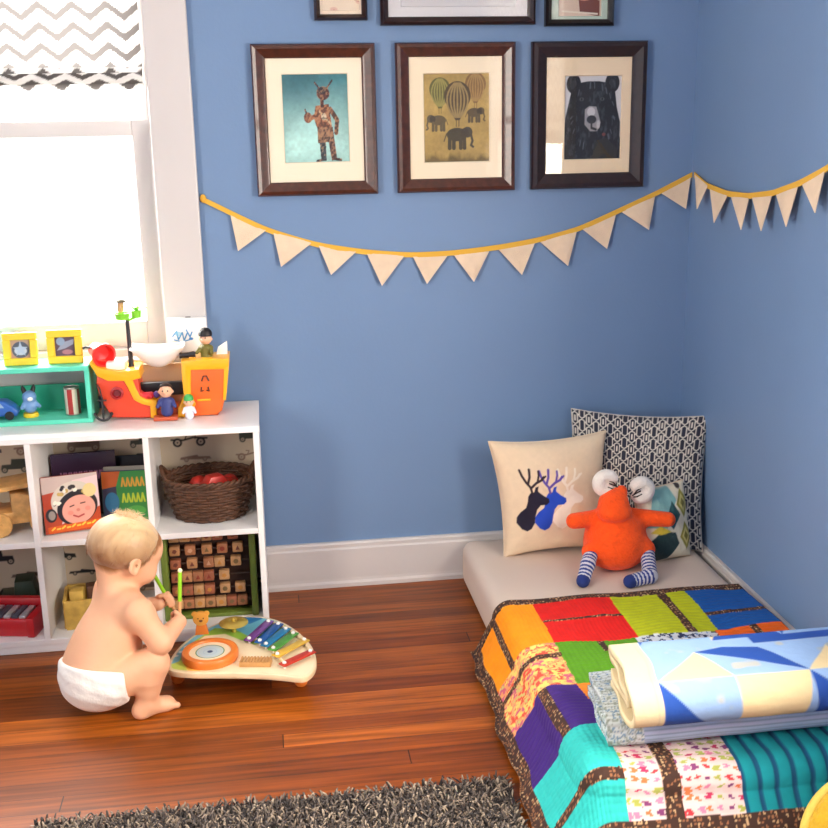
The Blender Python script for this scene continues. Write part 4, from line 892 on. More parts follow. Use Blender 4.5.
# drum
c = at_z(210, 651, ZT+.018)
MB().lathe([(.048, ZT), (.070, ZT), (.0715, ZT+.004), (.0715, ZT+.016), (.069, ZT+.021), (.062, ZT+.0225), (.0545, ZT+.021), (.0525, ZT+.017), (.0525, ZT)], (c[0], c[1], 0), 56).build('drum_rim', ORW, MT, MO)
def Sd(u, v): r = v*.054+1e-5; return np.stack([c[0]+r*np.cos(u*2*PI), c[1]+r*np.sin(u*2*PI), np.full_like(u, ZT+.0165)], -1)
def cd(u, v):
    r = v*.054; o = np.tile(lin((236, 214, 180)), (len(u), 1)); st_ = lambda a, b: (np.clip((r-a)/.0012, 0, 1)*np.clip((b-r)/.0012, 0, 1))[:, None]
    for a_, b_, k in ((-.01, .036, (186, 204, 210)), (.0335, .0372, (92, 130, 60)), (.028, .0298, (220, 196, 120)), (.0155, .0172, (120, 160, 196)), (-.01, .0075, (44, 66, 110))): o = o*(1-st_(a_, b_))+lin(k)*st_(a_, b_)
    return o
sheet('drum_skin', Sd, 64, 40, cd, material('painted drum skin', rough=.5, attr='Col'), MT, MO)
# cymbal on a post
c = at_z(233.5, 620.5, .115)
BRASS = material('brass', (232, 204, 100), rough=.34, metal=.75)
MB().lathe([(.0065, .1125), (.010, .1165), (.016, .1175), (.030, .1125), (.0385, .109), (.0385, .1082), (.030, .1115), (.016, .1160), (.0105, .1150), (.0065, .111)], (c[0], c[1], 0), 48).build('cymbal', BRASS, MT, MO)
MB().lathe([(.001, ZT), (.006, ZT), (.006, .112), (.0055, .119), (.003, .1215), (.001, .122)], (c[0], c[1], 0), 20).build('cymbal_post', BRASS, MT, MO)
# clacker
c = at_z(202, 634, ZT); YOW = material('amber stained wood', (228, 160, 66), rough=.4, coat=.2)
m = MB(); x, y = c[0], c[1]
m.prism([(x-.018, ZT), (x+.018, ZT), (x+.0145, ZT+.022), (x+.012, ZT+.030), (x-.012, ZT+.030), (x-.0145, ZT+.022)], y-.007, y+.007, bevel=.003); m.build('clacker_body', ORW, MT, MO)
m = MB(); a = np.linspace(0, 2*PI, 25)[:-1]; m.prism(np.stack([x+.0205*np.cos(a), ZT+.046+.019*np.sin(a)], -1).tolist(), y-.009, y-.001, bevel=.0025); m.prism(np.stack([x+.019*np.cos(a), ZT+.046+.018*np.sin(a)], -1).tolist(), y+.001, y+.009, bevel=.0025)
for s in (-1, 1): m.prism(np.stack([x+s*.016+.0075*np.cos(a), ZT+.061+.0075*np.sin(a)], -1).tolist(), y-.008, y-.002, bevel=.002)
hd = m.build('clacker_head', YOW, MT, MO)
m = MB()
for s in (-1, 1): m.ball((x+s*.007, y-.0092, ZT+.049), .002, 8)
m.ball((x, y-.0092, ZT+.042), (.005, .0022, .0035), 10); m.build('face', material('burnt wood marks', (110, 60, 30), .6), hd, MO)
# chime bars
BARC = [('purple', (126, 76, 150)), ('blue', (38, 96, 166)), ('teal blue', (40, 130, 176)), ('green', (92, 164, 66)), ('yellow', (236, 190, 70)), ('red', (206, 62, 40))]
ENDS = [((434,236),(528,152)), ((486,246),(575,166)), ((516,262),(612,188)), ((552,282),(648,210)), ((572,312),(702,242)), ((606,356),(732,298))]
for (nm, col), (a_, b_) in zip(BARC, ENDS):
    A = at_z(160+a_[0]/4.87, 590+a_[1]/4.87, ZT+.014); B = at_z(160+b_[0]/4.87, 590+b_[1]/4.87, ZT+.014); d = B-A; L = np.linalg.norm(d); d /= L; ang = math.atan2(d[1], d[0]); Cn = (A+B)/2
    Mx = Matrix.Translation((Cn[0], Cn[1], 0))@Matrix.Rotation(ang, 4, 'Z')
    bar = MB().box((-L/2-.010, -.0125, ZT+.0095), (L/2+.010, .0125, ZT+.0135), .002, M=Mx).build('chime_bar', material(nm+' metal bar', col, rough=.32, metal=.35), MT, MO)
    bar['label'] = nm+' chime bar'
    for s in (-1, 1):
        MB().lathe([(.003, ZT), (.003, ZT+.0135), (.0052, ZT+.0140), (.0052, ZT+.017), (.003, ZT+.019), (.0001, ZT+.0195)], (0, 0, 0), 14, M=Mx@Matrix.Translation((s*(L/2-.0), 0, 0))).build('pin', material('white pin', (238, 234, 226), .4), bar, MO)
m = MB()
for s in (0, 1):
    P = [at_z(160+e_[s][0]/4.87, 590+e_[s][1]/4.87, ZT+.005) for e_ in ENDS]; P = [P[0]]+[p for p in P]; m.tube([(p[0], p[1], ZT+.005) for p in P[1:]], .0046, 8)
m.build('chime_rail', BIRCH, MT, MO)
# guiro
A = at_z(240, 661, ZT+.01); B = at_z(271.5, 661, ZT+.01); n = 10; prof = []; L = B[0]-A[0]
m = MB(); d = B-A; ang = math.atan2(d[1], d[0]); L = np.hypot(d[0], d[1]); Mx = Matrix.Translation((A[0], A[1], 0))@Matrix.Rotation(ang, 4, 'Z')
m.box((0, -.015, ZT), (L, .015, ZT+.013), .002, M=Mx)
for i in range(n): m.tube([Mx@Vector((L*(i+.5)/n, -.0145, ZT+.0135)), Mx@Vector((L*(i+.5)/n, .0145, ZT+.0135))], .0028, 8)
m.build('guiro_block', material('ribbed tan wood', (196, 146, 88), .5), MT, MO)
# ================================================================== mattress on the floor
MX0, MX1, MY0, MY1, MH = -.712, -.028, -1.385, -.045, .142
SHEET = material('pale taupe fitted sheet', (216, 198, 182), rough=.9, bump=(16, .10), var=(3, .03))
def rounded_box(P, lo, hi, r, k=1.):
    c = (np.array(lo)+np.array(hi))/2; h = (np.array(hi)-np.array(lo))/2-r
    q = np.abs(P-c)-h; return np.linalg.norm(np.maximum(q, 0), axis=1)+np.minimum(q.max(1), 0)-r
V, Q = surface_nets(lambda P: rounded_box(P, (MX0, MY0, 0), (MX1, MY1, MH), .034), (MX0-.02, MY0-.02, -.012), (MX1+.02, MY1+.02, MH+.02), .012)
V[:, 2] += np.clip(V[:, 2]/MH, 0, 1)*(.0035*(fbm(V[:, 0]*5, V[:, 1]*5, 2)-.5)+.0015*np.sin(V[:, 0]*60+V[:, 1]*25)*np.clip((V[:, 1]+.25)*5, 0, 1))
V[:, 2] = np.maximum(V[:, 2], 0)
m = MB(); m.v = [V]; m.f = Q.tolist(); m.m = [0]*len(Q); m.n = len(V)
mo = m.build('mattress', SHEET, angle=None); tag(mo, 'low mattress with a pale taupe sheet on the floor in the corner', 'mattress')

# ---- patchwork quilt draped over it
QT = .160; RQ = .052; SMAX = .822; SE = .712-.035-RQ+.008; TE = 1.392-RQ+.006
def qprof(d, fl):
    """d: cloth length past the start of the bend -> (out, z)"""
    arc = RQ*PI/2; a = np.clip(d/RQ, 0, PI/2); out = RQ*np.sin(a); z = QT-RQ*(1-np.cos(a))
    dn = np.clip(d-arc, 0, None); room = QT-RQ-.012; k = np.minimum(dn, room)
    z = z-k*.93; out = out+fl*(k/room); rest = np.clip(dn-room, 0, None); out = out+rest*.9; z = z-np.minimum(rest*.0, .004)
    return out, z
def qbase(s, t):
    a = np.maximum(s-SE, 0); b = np.maximum(t-TE, 0); d = np.sqrt(a*a+b*b)+1e-9
    fl = .050+.016*np.clip((t-.62)/.7, 0, 1)+.005*np.sin(t*21)+.003*np.sin(t*47+1)
    out, z = qprof(d, fl)
    x = -.035-np.minimum(s, SE)-out*a/d; y = -np.minimum(t, TE)-out*b/d
    puff = .004*np.sin(s*23+1)*np.sin(t*17+.5)+.010*(fbm(s*6+3, t*6, 4)-.5)
    bell = .022*np.exp(-((s-.64)/.10)**2)*np.clip((t-1.0)/.2, 0, 1)
    z = z+puff*np.clip((z-.02)/.05, 0, 1)+bell*np.clip((z-.04)/.1, 0, 1)
    x = np.minimum(x, -.021)
    return np.stack([x, y, z], -1)
BRN_, = ((64, 40, 30),)
# (s0,s1,t0,t1,colour,kind)
PATCH = [(.0,.165,.585,.812,(6, 82, 158),'h'),(.165,.375,.585,.818,(182, 190, 16),'h'),(.375,.585,.585,.818,(222, 20, 12),'v'),(.585,.70,.585,.815,(255, 152, 4),'v'),(.725,.90,.585,.83,(255, 152, 4),'v'),
 (.0,.175,.812,.90,(232, 98, 14),'h'),(.175,.385,.818,.90,(206, 210, 216),'speck'),(.385,.585,.818,1.02,(88, 150, 20),'g'),(.585,.90,.815,1.02,(232, 160, 104),'floral'),
 (.0,.385,.90,1.27,(210, 120, 60),'h'),(.385,.588,1.02,1.24,(236, 134, 36),'h'),(.588,.90,1.02,1.23,(62, 30, 118),'h'),
 (.598,.90,1.23,1.462,(46, 190, 182),'g'),(.362,.598,1.24,1.462,(228, 202, 196),'print'),(.08,.362,1.24,1.462,(0, 138, 146),'stripe'),(.0,.08,1.24,1.462,(222, 20, 12),'v')]
SASH = [(.70,.725,.55,.82),(.222,.246,.585,.818),(.0,.165,.716,.732),(.375,.585,.690,.700),(.07,.088,.812,.90),(.462,.478,.818,.875),(.585,.90,.868,.889),(.662,.686,1.02,1.23),(.385,.588,1.135,1.152),(.598,.90,1.372,1.396),(.488,.524,1.24,1.462)]
def qcolor(s, t):
    n = len(s); c = np.tile(lin((64, 40, 30)), (n, 1)); relief = np.zeros(n); tw = .0018
    ws = s+.004*(fbm(s*14, t*14, 7)-.5)*2; wt = t+.004*(fbm(s*14, t*14, 17)-.5)*2
    for s0, s1, t0, t1, k, kind in PATCH:
        i = (ws >= s0) & (ws < s1) & (wt >= t0) & (wt < t1); S, T_ = ws[i], wt[i]; col = np.tile(lin(k), (i.sum(), 1)); sh_ = .9+.2*fbm(S*60, T_*60, 3); r = np.zeros(len(S))
        if kind == 'h': r = np.abs(np.sin(PI*(T_/.0165+.35*np.sin(S*30)+.5*fbm(S*20, T_*20, 5))))**.6; 
        elif kind == 'v': r = np.abs(np.sin(PI*(S/.0105+.25*np.sin(T_*40))))**.6*.55
        elif kind == 'g': r = .6*np.abs(np.sin(PI*S/.0125))**.6+.6*np.abs(np.sin(PI*T_/.0125))**.6
        elif kind == 'stripe':
            r = np.abs(np.sin(PI*(S/.036)))**.7*1.3; q = np.abs(((S/.036) % 1)-.5)*2; q = np.clip((q-.62)/.16, 0, 1)[:, None]; col = col*(1-q)+lin((2, 74, 108))*q
        elif kind == 'speck':
            q = hashcell(np.floor(S/.007), np.floor(T_/.009+S/.02), 3); q2 = fbm(S*150, T_*150, 9); dk = (q > .55) & (q2 > .42); col[dk] = lin((36, 46, 84)); col[(q < .12) & (q2 > .45)] = lin((96, 140, 190))
        elif kind == 'floral':
            q = fbm(S*70, T_*70, 21, 3); q2 = fbm(S*95+7, T_*95, 33, 2)
            col[q > .56] = lin((226, 82, 62)); col[(q2 > .60)] = lin((250, 206, 110)); col[(q < .36)] = lin((206, 96, 120)); col[(q2 < .30)] = lin((206, 190, 110)); r = .5*np.abs(np.sin(PI*T_/.018))
        elif kind == 'print':
            cx, cy = np.floor(S/.021), np.floor(T_/.019); hsh = hashcell(cx, cy, 5); ox, oy = hashcell(cx, cy, 6)*.5-.25, hashcell(cx, cy, 7)*.5-.25
            fx, fy = S/.021-cx-.5-ox*.8+.16*np.sin(T_*700), T_/.019-cy-.5-oy*.8; rr = np.where(hsh > .5, np.maximum(np.abs(fx)*1.1, np.abs(fy)*1.3), np.hypot(fx, fy*1.1)); on = rr < .22+.22*hashcell(cx, cy, 11)
            pal = [(206, 58, 66), (196, 48, 92), (232, 120, 70), (170, 176, 84), (222, 130, 160), (130, 60, 110)]
            for j, pc in enumerate(pal): col[on & (np.floor(hsh*60) % 6 == j)] = lin(pc)
            r = .4*np.abs(np.sin(PI*T_/.02))
        relief[i] = r; c[i] = col*sh_[:, None]
    for s0, s1, t0, t1 in SASH:
        i = (ws >= s0) & (ws < s1) & (wt >= t0) & (wt < t1); c[i] = lin((64, 40, 30)); relief[i] = 1.1
    bd = (s > SMAX-.034) | (t < .585) | (t > 1.462); c[bd] = lin((64, 40, 30)); relief[bd] = .8
    br = (c == lin((64, 40, 30))).all(1); S, T_ = s[br], t[br]; cx, cy = np.floor(S/.0075), np.floor(T_/.0075); hs = hashcell(cx, cy, 2)
    d_ = np.hypot(S/.0075-cx-.3-.4*hashcell(cx, cy, 8), T_/.0075-cy-.3-.4*hashcell(cx, cy, 9)); k = np.where((d_ < .34) & (hs > .42), 1., 0.)[:, None]
    tint = np.where(hs[:, None] > .8, lin((196, 160, 116)), lin((150, 100, 66))); c[br] = c[br]*(1-k)+tint*k
    return c, relief
nu, nv = 330, 370
u, v = np.meshgrid(np.linspace(0, 1, nu), np.linspace(0, 1, nv), indexing='ij'); u, v = u.ravel(), v.ravel()
s_ = u*SMAX; t_ = .553+v*(1.545-.553)
c_, rel = qcolor(s_, t_); B0 = qbase(s_, t_); h = 1e-3; Nn = np.cross(qbase(s_+h, t_)-B0, qbase(s_, t_+h)-B0); Nn /= np.linalg.norm(Nn, axis=1)[:, None]+1e-12; Nn *= np.where(Nn[:, 2:3] < -.2, -1, 1)
if (Nn[:, 2]).mean() < 0: Nn = -Nn
edge = np.minimum(np.minimum(u, 1-u)*SMAX, np.minimum(v, 1-v)*.99); taper = np.clip(edge/.012, 0, 1)**.5
Ptop = B0+Nn*((rel*.0030+.0020*fbm(s_*55, t_*55, 13)-.002)*taper)[:, None]; Ptop[:, 2] = np.maximum(Ptop[:, 2], .0075)
m = MB(); F = grid_faces(nu, nv)
def orient(F, P):
    a, b, d = P[F[len(F)//2][0]], P[F[len(F)//2][1]], P[F[len(F)//2][3]]
    return F if np.cross(b-a, d-a)[2] > 0 else [f[::-1] for f in F]
F = orient(F, Ptop[:]); F2 = [f for f in F]
m.v = [Ptop]; m.f = F2; m.m = [0]*len(F2); m.n = len(Ptop)
QM = material('patchwork cotton', rough=.92, attr='Col', bump=(500, .12))
q = m.build('patchwork_quilt', QM, angle=None, col=c_)
sol = q.modifiers.new('wadding', 'SOLIDIFY'); sol.thickness = .006; sol.offset = -1
tag(q, 'bright patchwork quilt with dark brown borders draped over the mattress', 'quilt')

# ---- two folded blankets stacked on the quilt
def folded(name, label, x0f, x0b, x1, path, th, colfn, mat, cat, du=.003, wob=.0):
    P = np.array(path); seg = np.r_[0, np.cumsum(np.linalg.norm(np.diff(P, axis=0), axis=1))]; L = seg[-1]; n = int(L/du)
    q = np.linspace(0, L, n); y = np.interp(q, seg, P[:, 0]); z = np.interp(q, seg, P[:, 1])
    for _ in range(3): y[1:-1] = (y[:-2]+2*y[1:-1]+y[2:])/4; z[1:-1] = (z[:-2]+2*z[1:-1]+z[2:])/4
    ty, tz = np.gradient(y), np.gradient(z); l = np.hypot(ty, tz)+1e-9; ny, nz = -tz/l, ty/l       # left of travel
    yf, yb = P[:, 0].min(), P[:, 0].max(); nx = int((x1-x0b)/du)
    V, C_, F = [], [], []
    xi = np.linspace(0, 1, nx)
    for side in (1, -1):
        yy = y+ny*side*th/2; zz = z+nz*side*th/2
        X0 = x0f+(x0b-x0f)*(yy-yf)/(yb-yf)+.004*np.sin(q*40)+wob*np.sin(q*13)
        Xg = X0[None, :]+(x1-X0[None, :])*xi[:, None]
        Wz = zz[None, :]+.004*(fbm(Xg*7, q[None, :]*7+0*Xg, 5)-.5)*np.ones_like(Xg)
        Vg = np.stack([Xg, np.broadcast_to(yy, Xg.shape), Wz], -1).reshape(-1, 3); V.append(Vg)
        C_.append(colfn((Xg-X0[None, :]).ravel(), np.broadcast_to(q, Xg.shape).ravel(), side, L))
    N = nx*n; F1 = grid_faces(nx, n); F = [tuple(f) for f in F1]+[tuple(i+N for i in f[::-1]) for f in F1]
    F += [(j, j+1, j+1+N, j+N) for j in range(n-1)]+[((nx-1)*n+j+1, (nx-1)*n+j, (nx-1)*n+j+N, (nx-1)*n+j+1+N) for j in range(n-1)]
    F += [(i*n, i*n+N, (i+1)*n+N, (i+1)*n) for i in range(nx-1)]+[(i*n+n-1, (i+1)*n+n-1, (i+1)*n+n-1+N, i*n+n-1+N) for i in range(nx-1)]
    mb = MB(); mb.v = [np.concatenate(V)]; mb.f = F; mb.m = [0]*len(F); mb.n = 2*N
    o = mb.build(name, mat, None, None, angle=None, col=np.concatenate(C_)); tag(o, label, cat, 'folded blankets on the bed')
    bm_ = bmesh.new(); bm_.from_mesh(o.data); bmesh.ops.recalc_face_normals(bm_, faces=bm_.faces[:]); bm_.to_mesh(o.data); bm_.free(); return o
def arc(cy, cz, r, a0, a1, n=10, rz=None): return [(cy+r*math.cos(t), cz+(rz or r)*math.sin(t)) for t in np.linspace(a0, a1, n)]
# lower: ribbed pale blue and grey blanket, folded in three
zb_ = QT+.012
lp = [(-1.10, zb_+.006), (-1.30, zb_+.006)]+arc(-1.30, zb_+.0185, .0125, -PI/2, -PI*1.5)+[(-1.14, zb_+.031)]+arc(-1.14, zb_+.0425, .0115, -PI/2, PI/2)+[(-1.29, zb_+.054)]
lp = [(-1.10, zb_+.006), (-1.295, zb_+.006)]+arc(-1.295, zb_+.034, .028, -PI/2, -PI*1.5, 14)+[(-1.12, zb_+.062)]+arc(-1.12, zb_+.051, .011, PI/2, -PI/2, 8)+[(-1.285, zb_+.040)]+arc(-1.285, zb_+.031, .009, PI/2, PI*1.5, 8)+[(-1.10, zb_+.022)]
def c_low(X, q, side, L):
    rib = np.abs(np.sin(PI*(q/.0085)))[:, None]; base = lin((172, 190, 218))*(1-.0*rib)+0; col = base*(.62+.45*rib)
    pk = ((np.floor(q/.0085) % 4) == 0)[:, None]; col = np.where(pk, col*np.array([1.12, .98, .98]), col)
    endk = X < .075; v_ = np.abs(np.sin(PI*(q/.0105+.3*np.sin(X*90))))[:, None]; w_ = fbm(X*160, q*160, 4)[:, None]
    e_ = lin((206, 214, 214))*(.70+.35*v_); e_ = np.where(w_ > .62, lin((150, 160, 150))*(.8+.3*v_), e_); e_ = np.where((w_ < .33), lin((120, 150, 176))*(.8+.3*v_), e_)
    return np.where(endk[:, None], e_, col)
folded('folded_blanket', 'pale blue ribbed blanket folded under the triangle-patterned quilt on the bed', -.648, -.622, -.045, lp, .010, c_low, material('ribbed blue knit', rough=.95, attr='Col', bump=(260, .25)), 'blanket')
# upper: blue, sky and cream quilt of triangles
zu = zb_+.062+.005+.006
R_ = .040
up = [(-1.19, zu+.004), (-1.345, zu+.004)]+arc(-1.345, zu+.004+R_, R_, -PI/2, -PI*1.5, 22)+[(-1.19, zu+.004+2*R_)]+arc(-1.19, zu+.070, .014, PI/2, -PI/2, 8)+[(-1.325, zu+.056)]+arc(-1.325, zu+.044, .012, PI/2, PI*1.5, 8)+[(-1.19, zu+.032)]
DB, LB, CR = (28, 74, 158), (142, 174, 216), (228, 206, 158)
def c_up(X, q, side, L):
    q0 = .155; x = X-.062; y = q-(q0+.118); g = .155         # y=0 on the seam; y<0 the front row, y>0 the top row
    c = Canvas(x, y, LB, .003); n = fbm(X*22, q*22, 6); c.c = c.c*(.95+.12*n[:, None]); 
    bl = np.clip((fbm(X*26+5, q*26, 12, 2)-.62)*9, 0, 1)[:, None]; c.c = c.c*(1-bl*.6)+lin((196, 184, 140))*bl*.6
    c.poly([(0, -.002), (0, -g), (.10, -g*.66), (.085, -.09)], DB); c.poly([(0, 0), (0, -.105), (.082, -.105)], DB)
    c.poly([(g, 0), (g, -.13), (g*2-.02, -.13), (g*2-.02, -.075), (g*2, 0)], CR); c.poly([(g*2, -.0), (g*2, -.13), (g*3, -.13)], DB); c.poly([(g*2, 0), (g*3, 0), (g*3, -.13)], LB); c.poly([(g*3, 0), (g*3, -.13), (g*4, -.13), (g*4, 0)], CR)
    c.poly([(0, 0), (g, 0), (g*.62, .105)], CR); c.poly([(g*.62, .105), (g*1.05, .118), (g*1.5, .105), (g*2, 0), (g*1.3, .055)], DB); c.poly([(g*2, 0), (g*2.55, .0), (g*2.4, .09)], CR)
    for k in range(0, 4): c.poly([(g*k, .15), (g*(k+1), .15), (g*(k+.5), .30)], DB if k % 2 else LB); c.poly([(g*k, .15), (g*(k+.5), .30), (g*k, .30)], CR if k % 2 else DB)
    c.poly([(g*1.5, .122), (g*4, .128), (g*4, .16), (g*1.5, .15)], DB)
    lining = side < 0
    if lining: c.c[:] = lin((226, 206, 162))
    b = (X < .060)[:, None]; c.c = np.where(b, lin((228, 210, 168))*(.97+.06*n[:, None]), c.c)
    for sx_ in (.050,): k = np.exp(-((X-sx_)/.0022)**2)[:, None]; c.c = c.c*(1-.12*k)
    return c.c
folded('folded_quilt', 'blue, sky and cream triangle-patterned quilt folded on top of the ribbed blanket', -.622, -.600, -.040, up, .013, c_up, material('folded quilt cotton', rough=.9, attr='Col', bump=(50, .25)), 'quilt')

# ---- yellow round cushion at the foot of the bed
YC = material('mustard felt', (214, 170, 34), rough=.95, bump=(160, .5), var=(60, .12), sheen=.3)
cu = thing('round_cushion', 'round mustard yellow felt cushion leaning at the foot of the bed, bottom right', 'cushion', tuple(CUSH)); cu.rotation_euler = CROT
MB().lathe([(.0001, .034), (.05, .0335), (.09, .030), (.12, .020), (.1335, .008), (.136, 0), (.1335, -.008), (.12, -.02), (.09, -.03), (.05, -.0335), (.0001, -.034)], n=64).build('pad', YC, cu, angle=None)
a = np.arange(72)*2*PI/72; MB().tube(np.stack([.137*np.cos(a), .137*np.sin(a), 0*a+.006], -1), .008, 10, closed=True).build('rim_piping', material('pale yellow felt', (236, 206, 96), .95, bump=(200, .4)), cu, angle=None)
MB().lathe([(.0001, .0345), (.010, .0345), (.012, .037), (.008, .040), (.0001, .041)], n=20).build('button', material('pale yellow felt', (236, 206, 96), .95, bump=(200, .4)), cu)
# ================================================================== pillows
def pillow(name, label, M, w, h, T, colfn, mat, pull=.07, n=None, piping=None, wr=.006, seed=1, taper=0.):
    n = n or int(w/.0022); V, C_ = [], []
    u, v = np.meshgrid(np.linspace(-1, 1, n), np.linspace(-1, 1, n), indexing='ij'); u, v = u.ravel(), v.ravel()
    for s in (-1, 1):
        prof = np.clip((1-u**2)*(1-v**2), 0, 1)**.38
        x = u*w/2*(1-pull*(1-v**2))*(1-taper*(1-v)/2); z = h/2+v*h/2*(1-pull*(1-u**2))
        wv = wr*(fbm(u*3+seed, v*3, seed, 3)-.5)*2*prof+wr*.5*np.sin(9*np.hypot(u-s, v-1)+seed)*prof*np.exp(-((1-np.abs(u))*(1-np.abs(v))*6))
        y = s*T/2*prof*(1+.06*v*-1)+wv+0*u
        V.append(np.stack([x, y, z], -1)); C_.append(colfn((u+1)/2*w, (v+1)/2*h, w, h, s))
    N = n*n; F1 = grid_faces(n, n); F = [tuple(f) for f in F1]+[tuple(i+N for i in f[::-1]) for f in F1]
    # join the rims
    mb = MB(); P = np.concatenate(V); mb.v = [P]; mb.f = F; mb.m = [0]*len(F); mb.n = 2*N
    root = thing(name, label, 'pillow', M.translation); root.matrix_world = M
    o = mb.build('cover', mat, root, None, angle=None, col=np.concatenate(C_))
    b = bmesh.new(); b.from_mesh(o.data); bmesh.ops.remove_doubles(b, verts=b.verts[:], dist=.0002); bmesh.ops.recalc_face_normals(b, faces=b.faces[:]); b.to_mesh(o.data); b.free()
    t = np.linspace(-1, 1, 40); e = np.concatenate([np.stack([t, -np.ones(40)], -1), np.stack([np.ones(40), t], -1)[1:], np.stack([-t, np.ones(40)], -1)[1:], np.stack([-np.ones(40), -t], -1)[1:-1]])
    m = MB(); m.tube(np.stack([e[:, 0]*w/2*(1-pull*(1-e[:, 1]**2))*(1-taper*(1-e[:, 1])/2), 0*e[:, 0], h/2+e[:, 1]*h/2*(1-pull*(1-e[:, 0]**2))], -1), .0022, 6, closed=True)
    m.build('seam', piping, root, angle=None); return root
def place(c, yaw, lean, roll=0.): return Matrix.Translation(Vector(c))@Matrix.Rotation(yaw, 4, 'Z')@Matrix.Rotation(-lean, 4, 'X')@Matrix.Rotation(roll, 4, 'Y')
COTTON = material('printed pillow cotton', rough=.92, attr='Col', bump=(420, .12), sheen=.1)
CREAM = (228, 204, 172)
def deer(c, dx, dy, col, ant):
    P = lambda L: [(240+(a-240)*1.1+dx-12, 330+(b-330)*1.08+dy-6) for a, b in L]
    c.poly(P([(190,392),(192,376),(204,362),(222,350),(229,332),(232,318),(240,308),(254,306),(262,298),(266,306),(280,318),(296,328),(297,338),(288,346),(268,346),(256,358),(250,376),(246,398),(236,414),(222,420),(206,412)]), col)
    c.poly(P([(252,306),(258,292),(268,290),(264,302),(258,310)]), col)
    c.line(P([(246,308),(243,292),(232,278),(222,258),(218,242)]), 8, ant); c.line(P([(236,282),(244,262),(246,240)]), 8, ant); c.line(P([(244,294),(262,280),(280,272),(286,264)]), 8, ant); c.line(P([(266,278),(272,258),(272,246)]), 7, ant); c.line(P([(280,271),(292,262)]), 6, ant)
def c_deer(x, y, w, h, s):
    X, Y = 112+x/w*364, 500-y/h*352
    c = Canvas(X, Y, CREAM, 2.2); c.c *= (.96+.08*fbm(x*90, y*90, 4))[:, None]
    if s < 0: deer(c, 101, 6, (244, 232, 214), (242, 228, 208)); deer(c, 38, 6, (30, 72, 190), (92, 70, 160)); deer(c, -24, 2, (26, 20, 44), (44, 26, 40))
    return c.c
pillow('deer_pillow', 'cream pillow with navy, blue and white deer heads at the left against the wall', place((-.456, -.206, .143), .0, .165, -.035), .356, .350, .13, c_deer, COTTON, pull=.085, taper=.13, piping=material('cream seam', CREAM, .9), seed=3)
def c_link(x, y, w, h, s):
    gx, gy = .0220, .040
    X = x/gx; col = np.floor(X); fx = np.abs(X-col-.5)*gx; Y = y/gy+.5*(col % 2); fy = np.abs(Y-np.floor(Y)-.5)*gy; aa = .0012
    d = np.maximum(fx-.0078, (fx*.5+fy*.87)-.0160)                        # long hexagon, distance from its outline
    k = np.clip(.5-(np.abs(d)-.0014)/aa, 0, 1)
    d2 = np.maximum(fx-.0022, fy-.0085); k = np.maximum(k, np.clip(.5-d2/aa, 0, 1)*((col % 2) == 0))
    fx2 = np.abs(X-np.round(X))*gx; Y2 = y/gy+.25; fy2 = np.abs(Y2*2-np.round(Y2*2))*gy/2; k = np.maximum(k, np.clip(.5-(np.hypot(fx2, fy2)-.0024)/aa, 0, 1))
    k = k[:, None]; n = (.9+.2*fbm(x*120, y*120, 5))[:, None]
    return (lin((40, 42, 58))*(1-k)+lin((222, 214, 200))*k)*n
pillow('pillow', 'large dark pillow with a white linked-hexagon pattern leaning in the corner', place((-.212, -.194, .141), -.38, .235, .01), .41, .405, .125, c_link, COTTON, pull=.07, piping=material('pale seam', (206, 198, 186), .9), seed=5)
def c_dia(x, y, w, h, s):
    c = Canvas(x/w, y/h, (226, 216, 190), .012)
    c.poly([(.05, .50), (.30, .98), (.62, 1.0), (.70, .80), (.42, .45)], (128, 178, 176)); c.poly([(.42, .58), (.60, .80), (.74, .60), (.55, .42)], (40, 84, 88))
    c.poly([(.05, .02), (.45, .02), (.66, .22), (.58, .38), (.30, .42), (.08, .30)], (24, 54, 58)); c.poly([(.1, .42), (.3, .5), (.5, .4), (.3, .38)], (206, 186, 60))
    for cy in (.74, .30):
        for r, k in ((.155, (150, 140, 50)), (.10, (210, 196, 120)), (.055, (120, 110, 40))): c.poly([(.84, cy-r*1.25), (.84+r, cy), (.84, cy+r*1.25), (.84-r, cy)], k)
    c.disc(.82, .97, .05, (50, 44, 44), .04); c.poly([(.92, .5), (1, .42), (1, .60)], (40, 84, 88)); return c.c
pillow('pillow', 'small cream pillow with teal and olive diamonds behind the orange stuffed animal', place((-.153, -.322, .141), .26, .20, -.03), .168, .225, .085, c_dia, COTTON, pull=.05, piping=material('cream seam', CREAM, .9), seed=8)

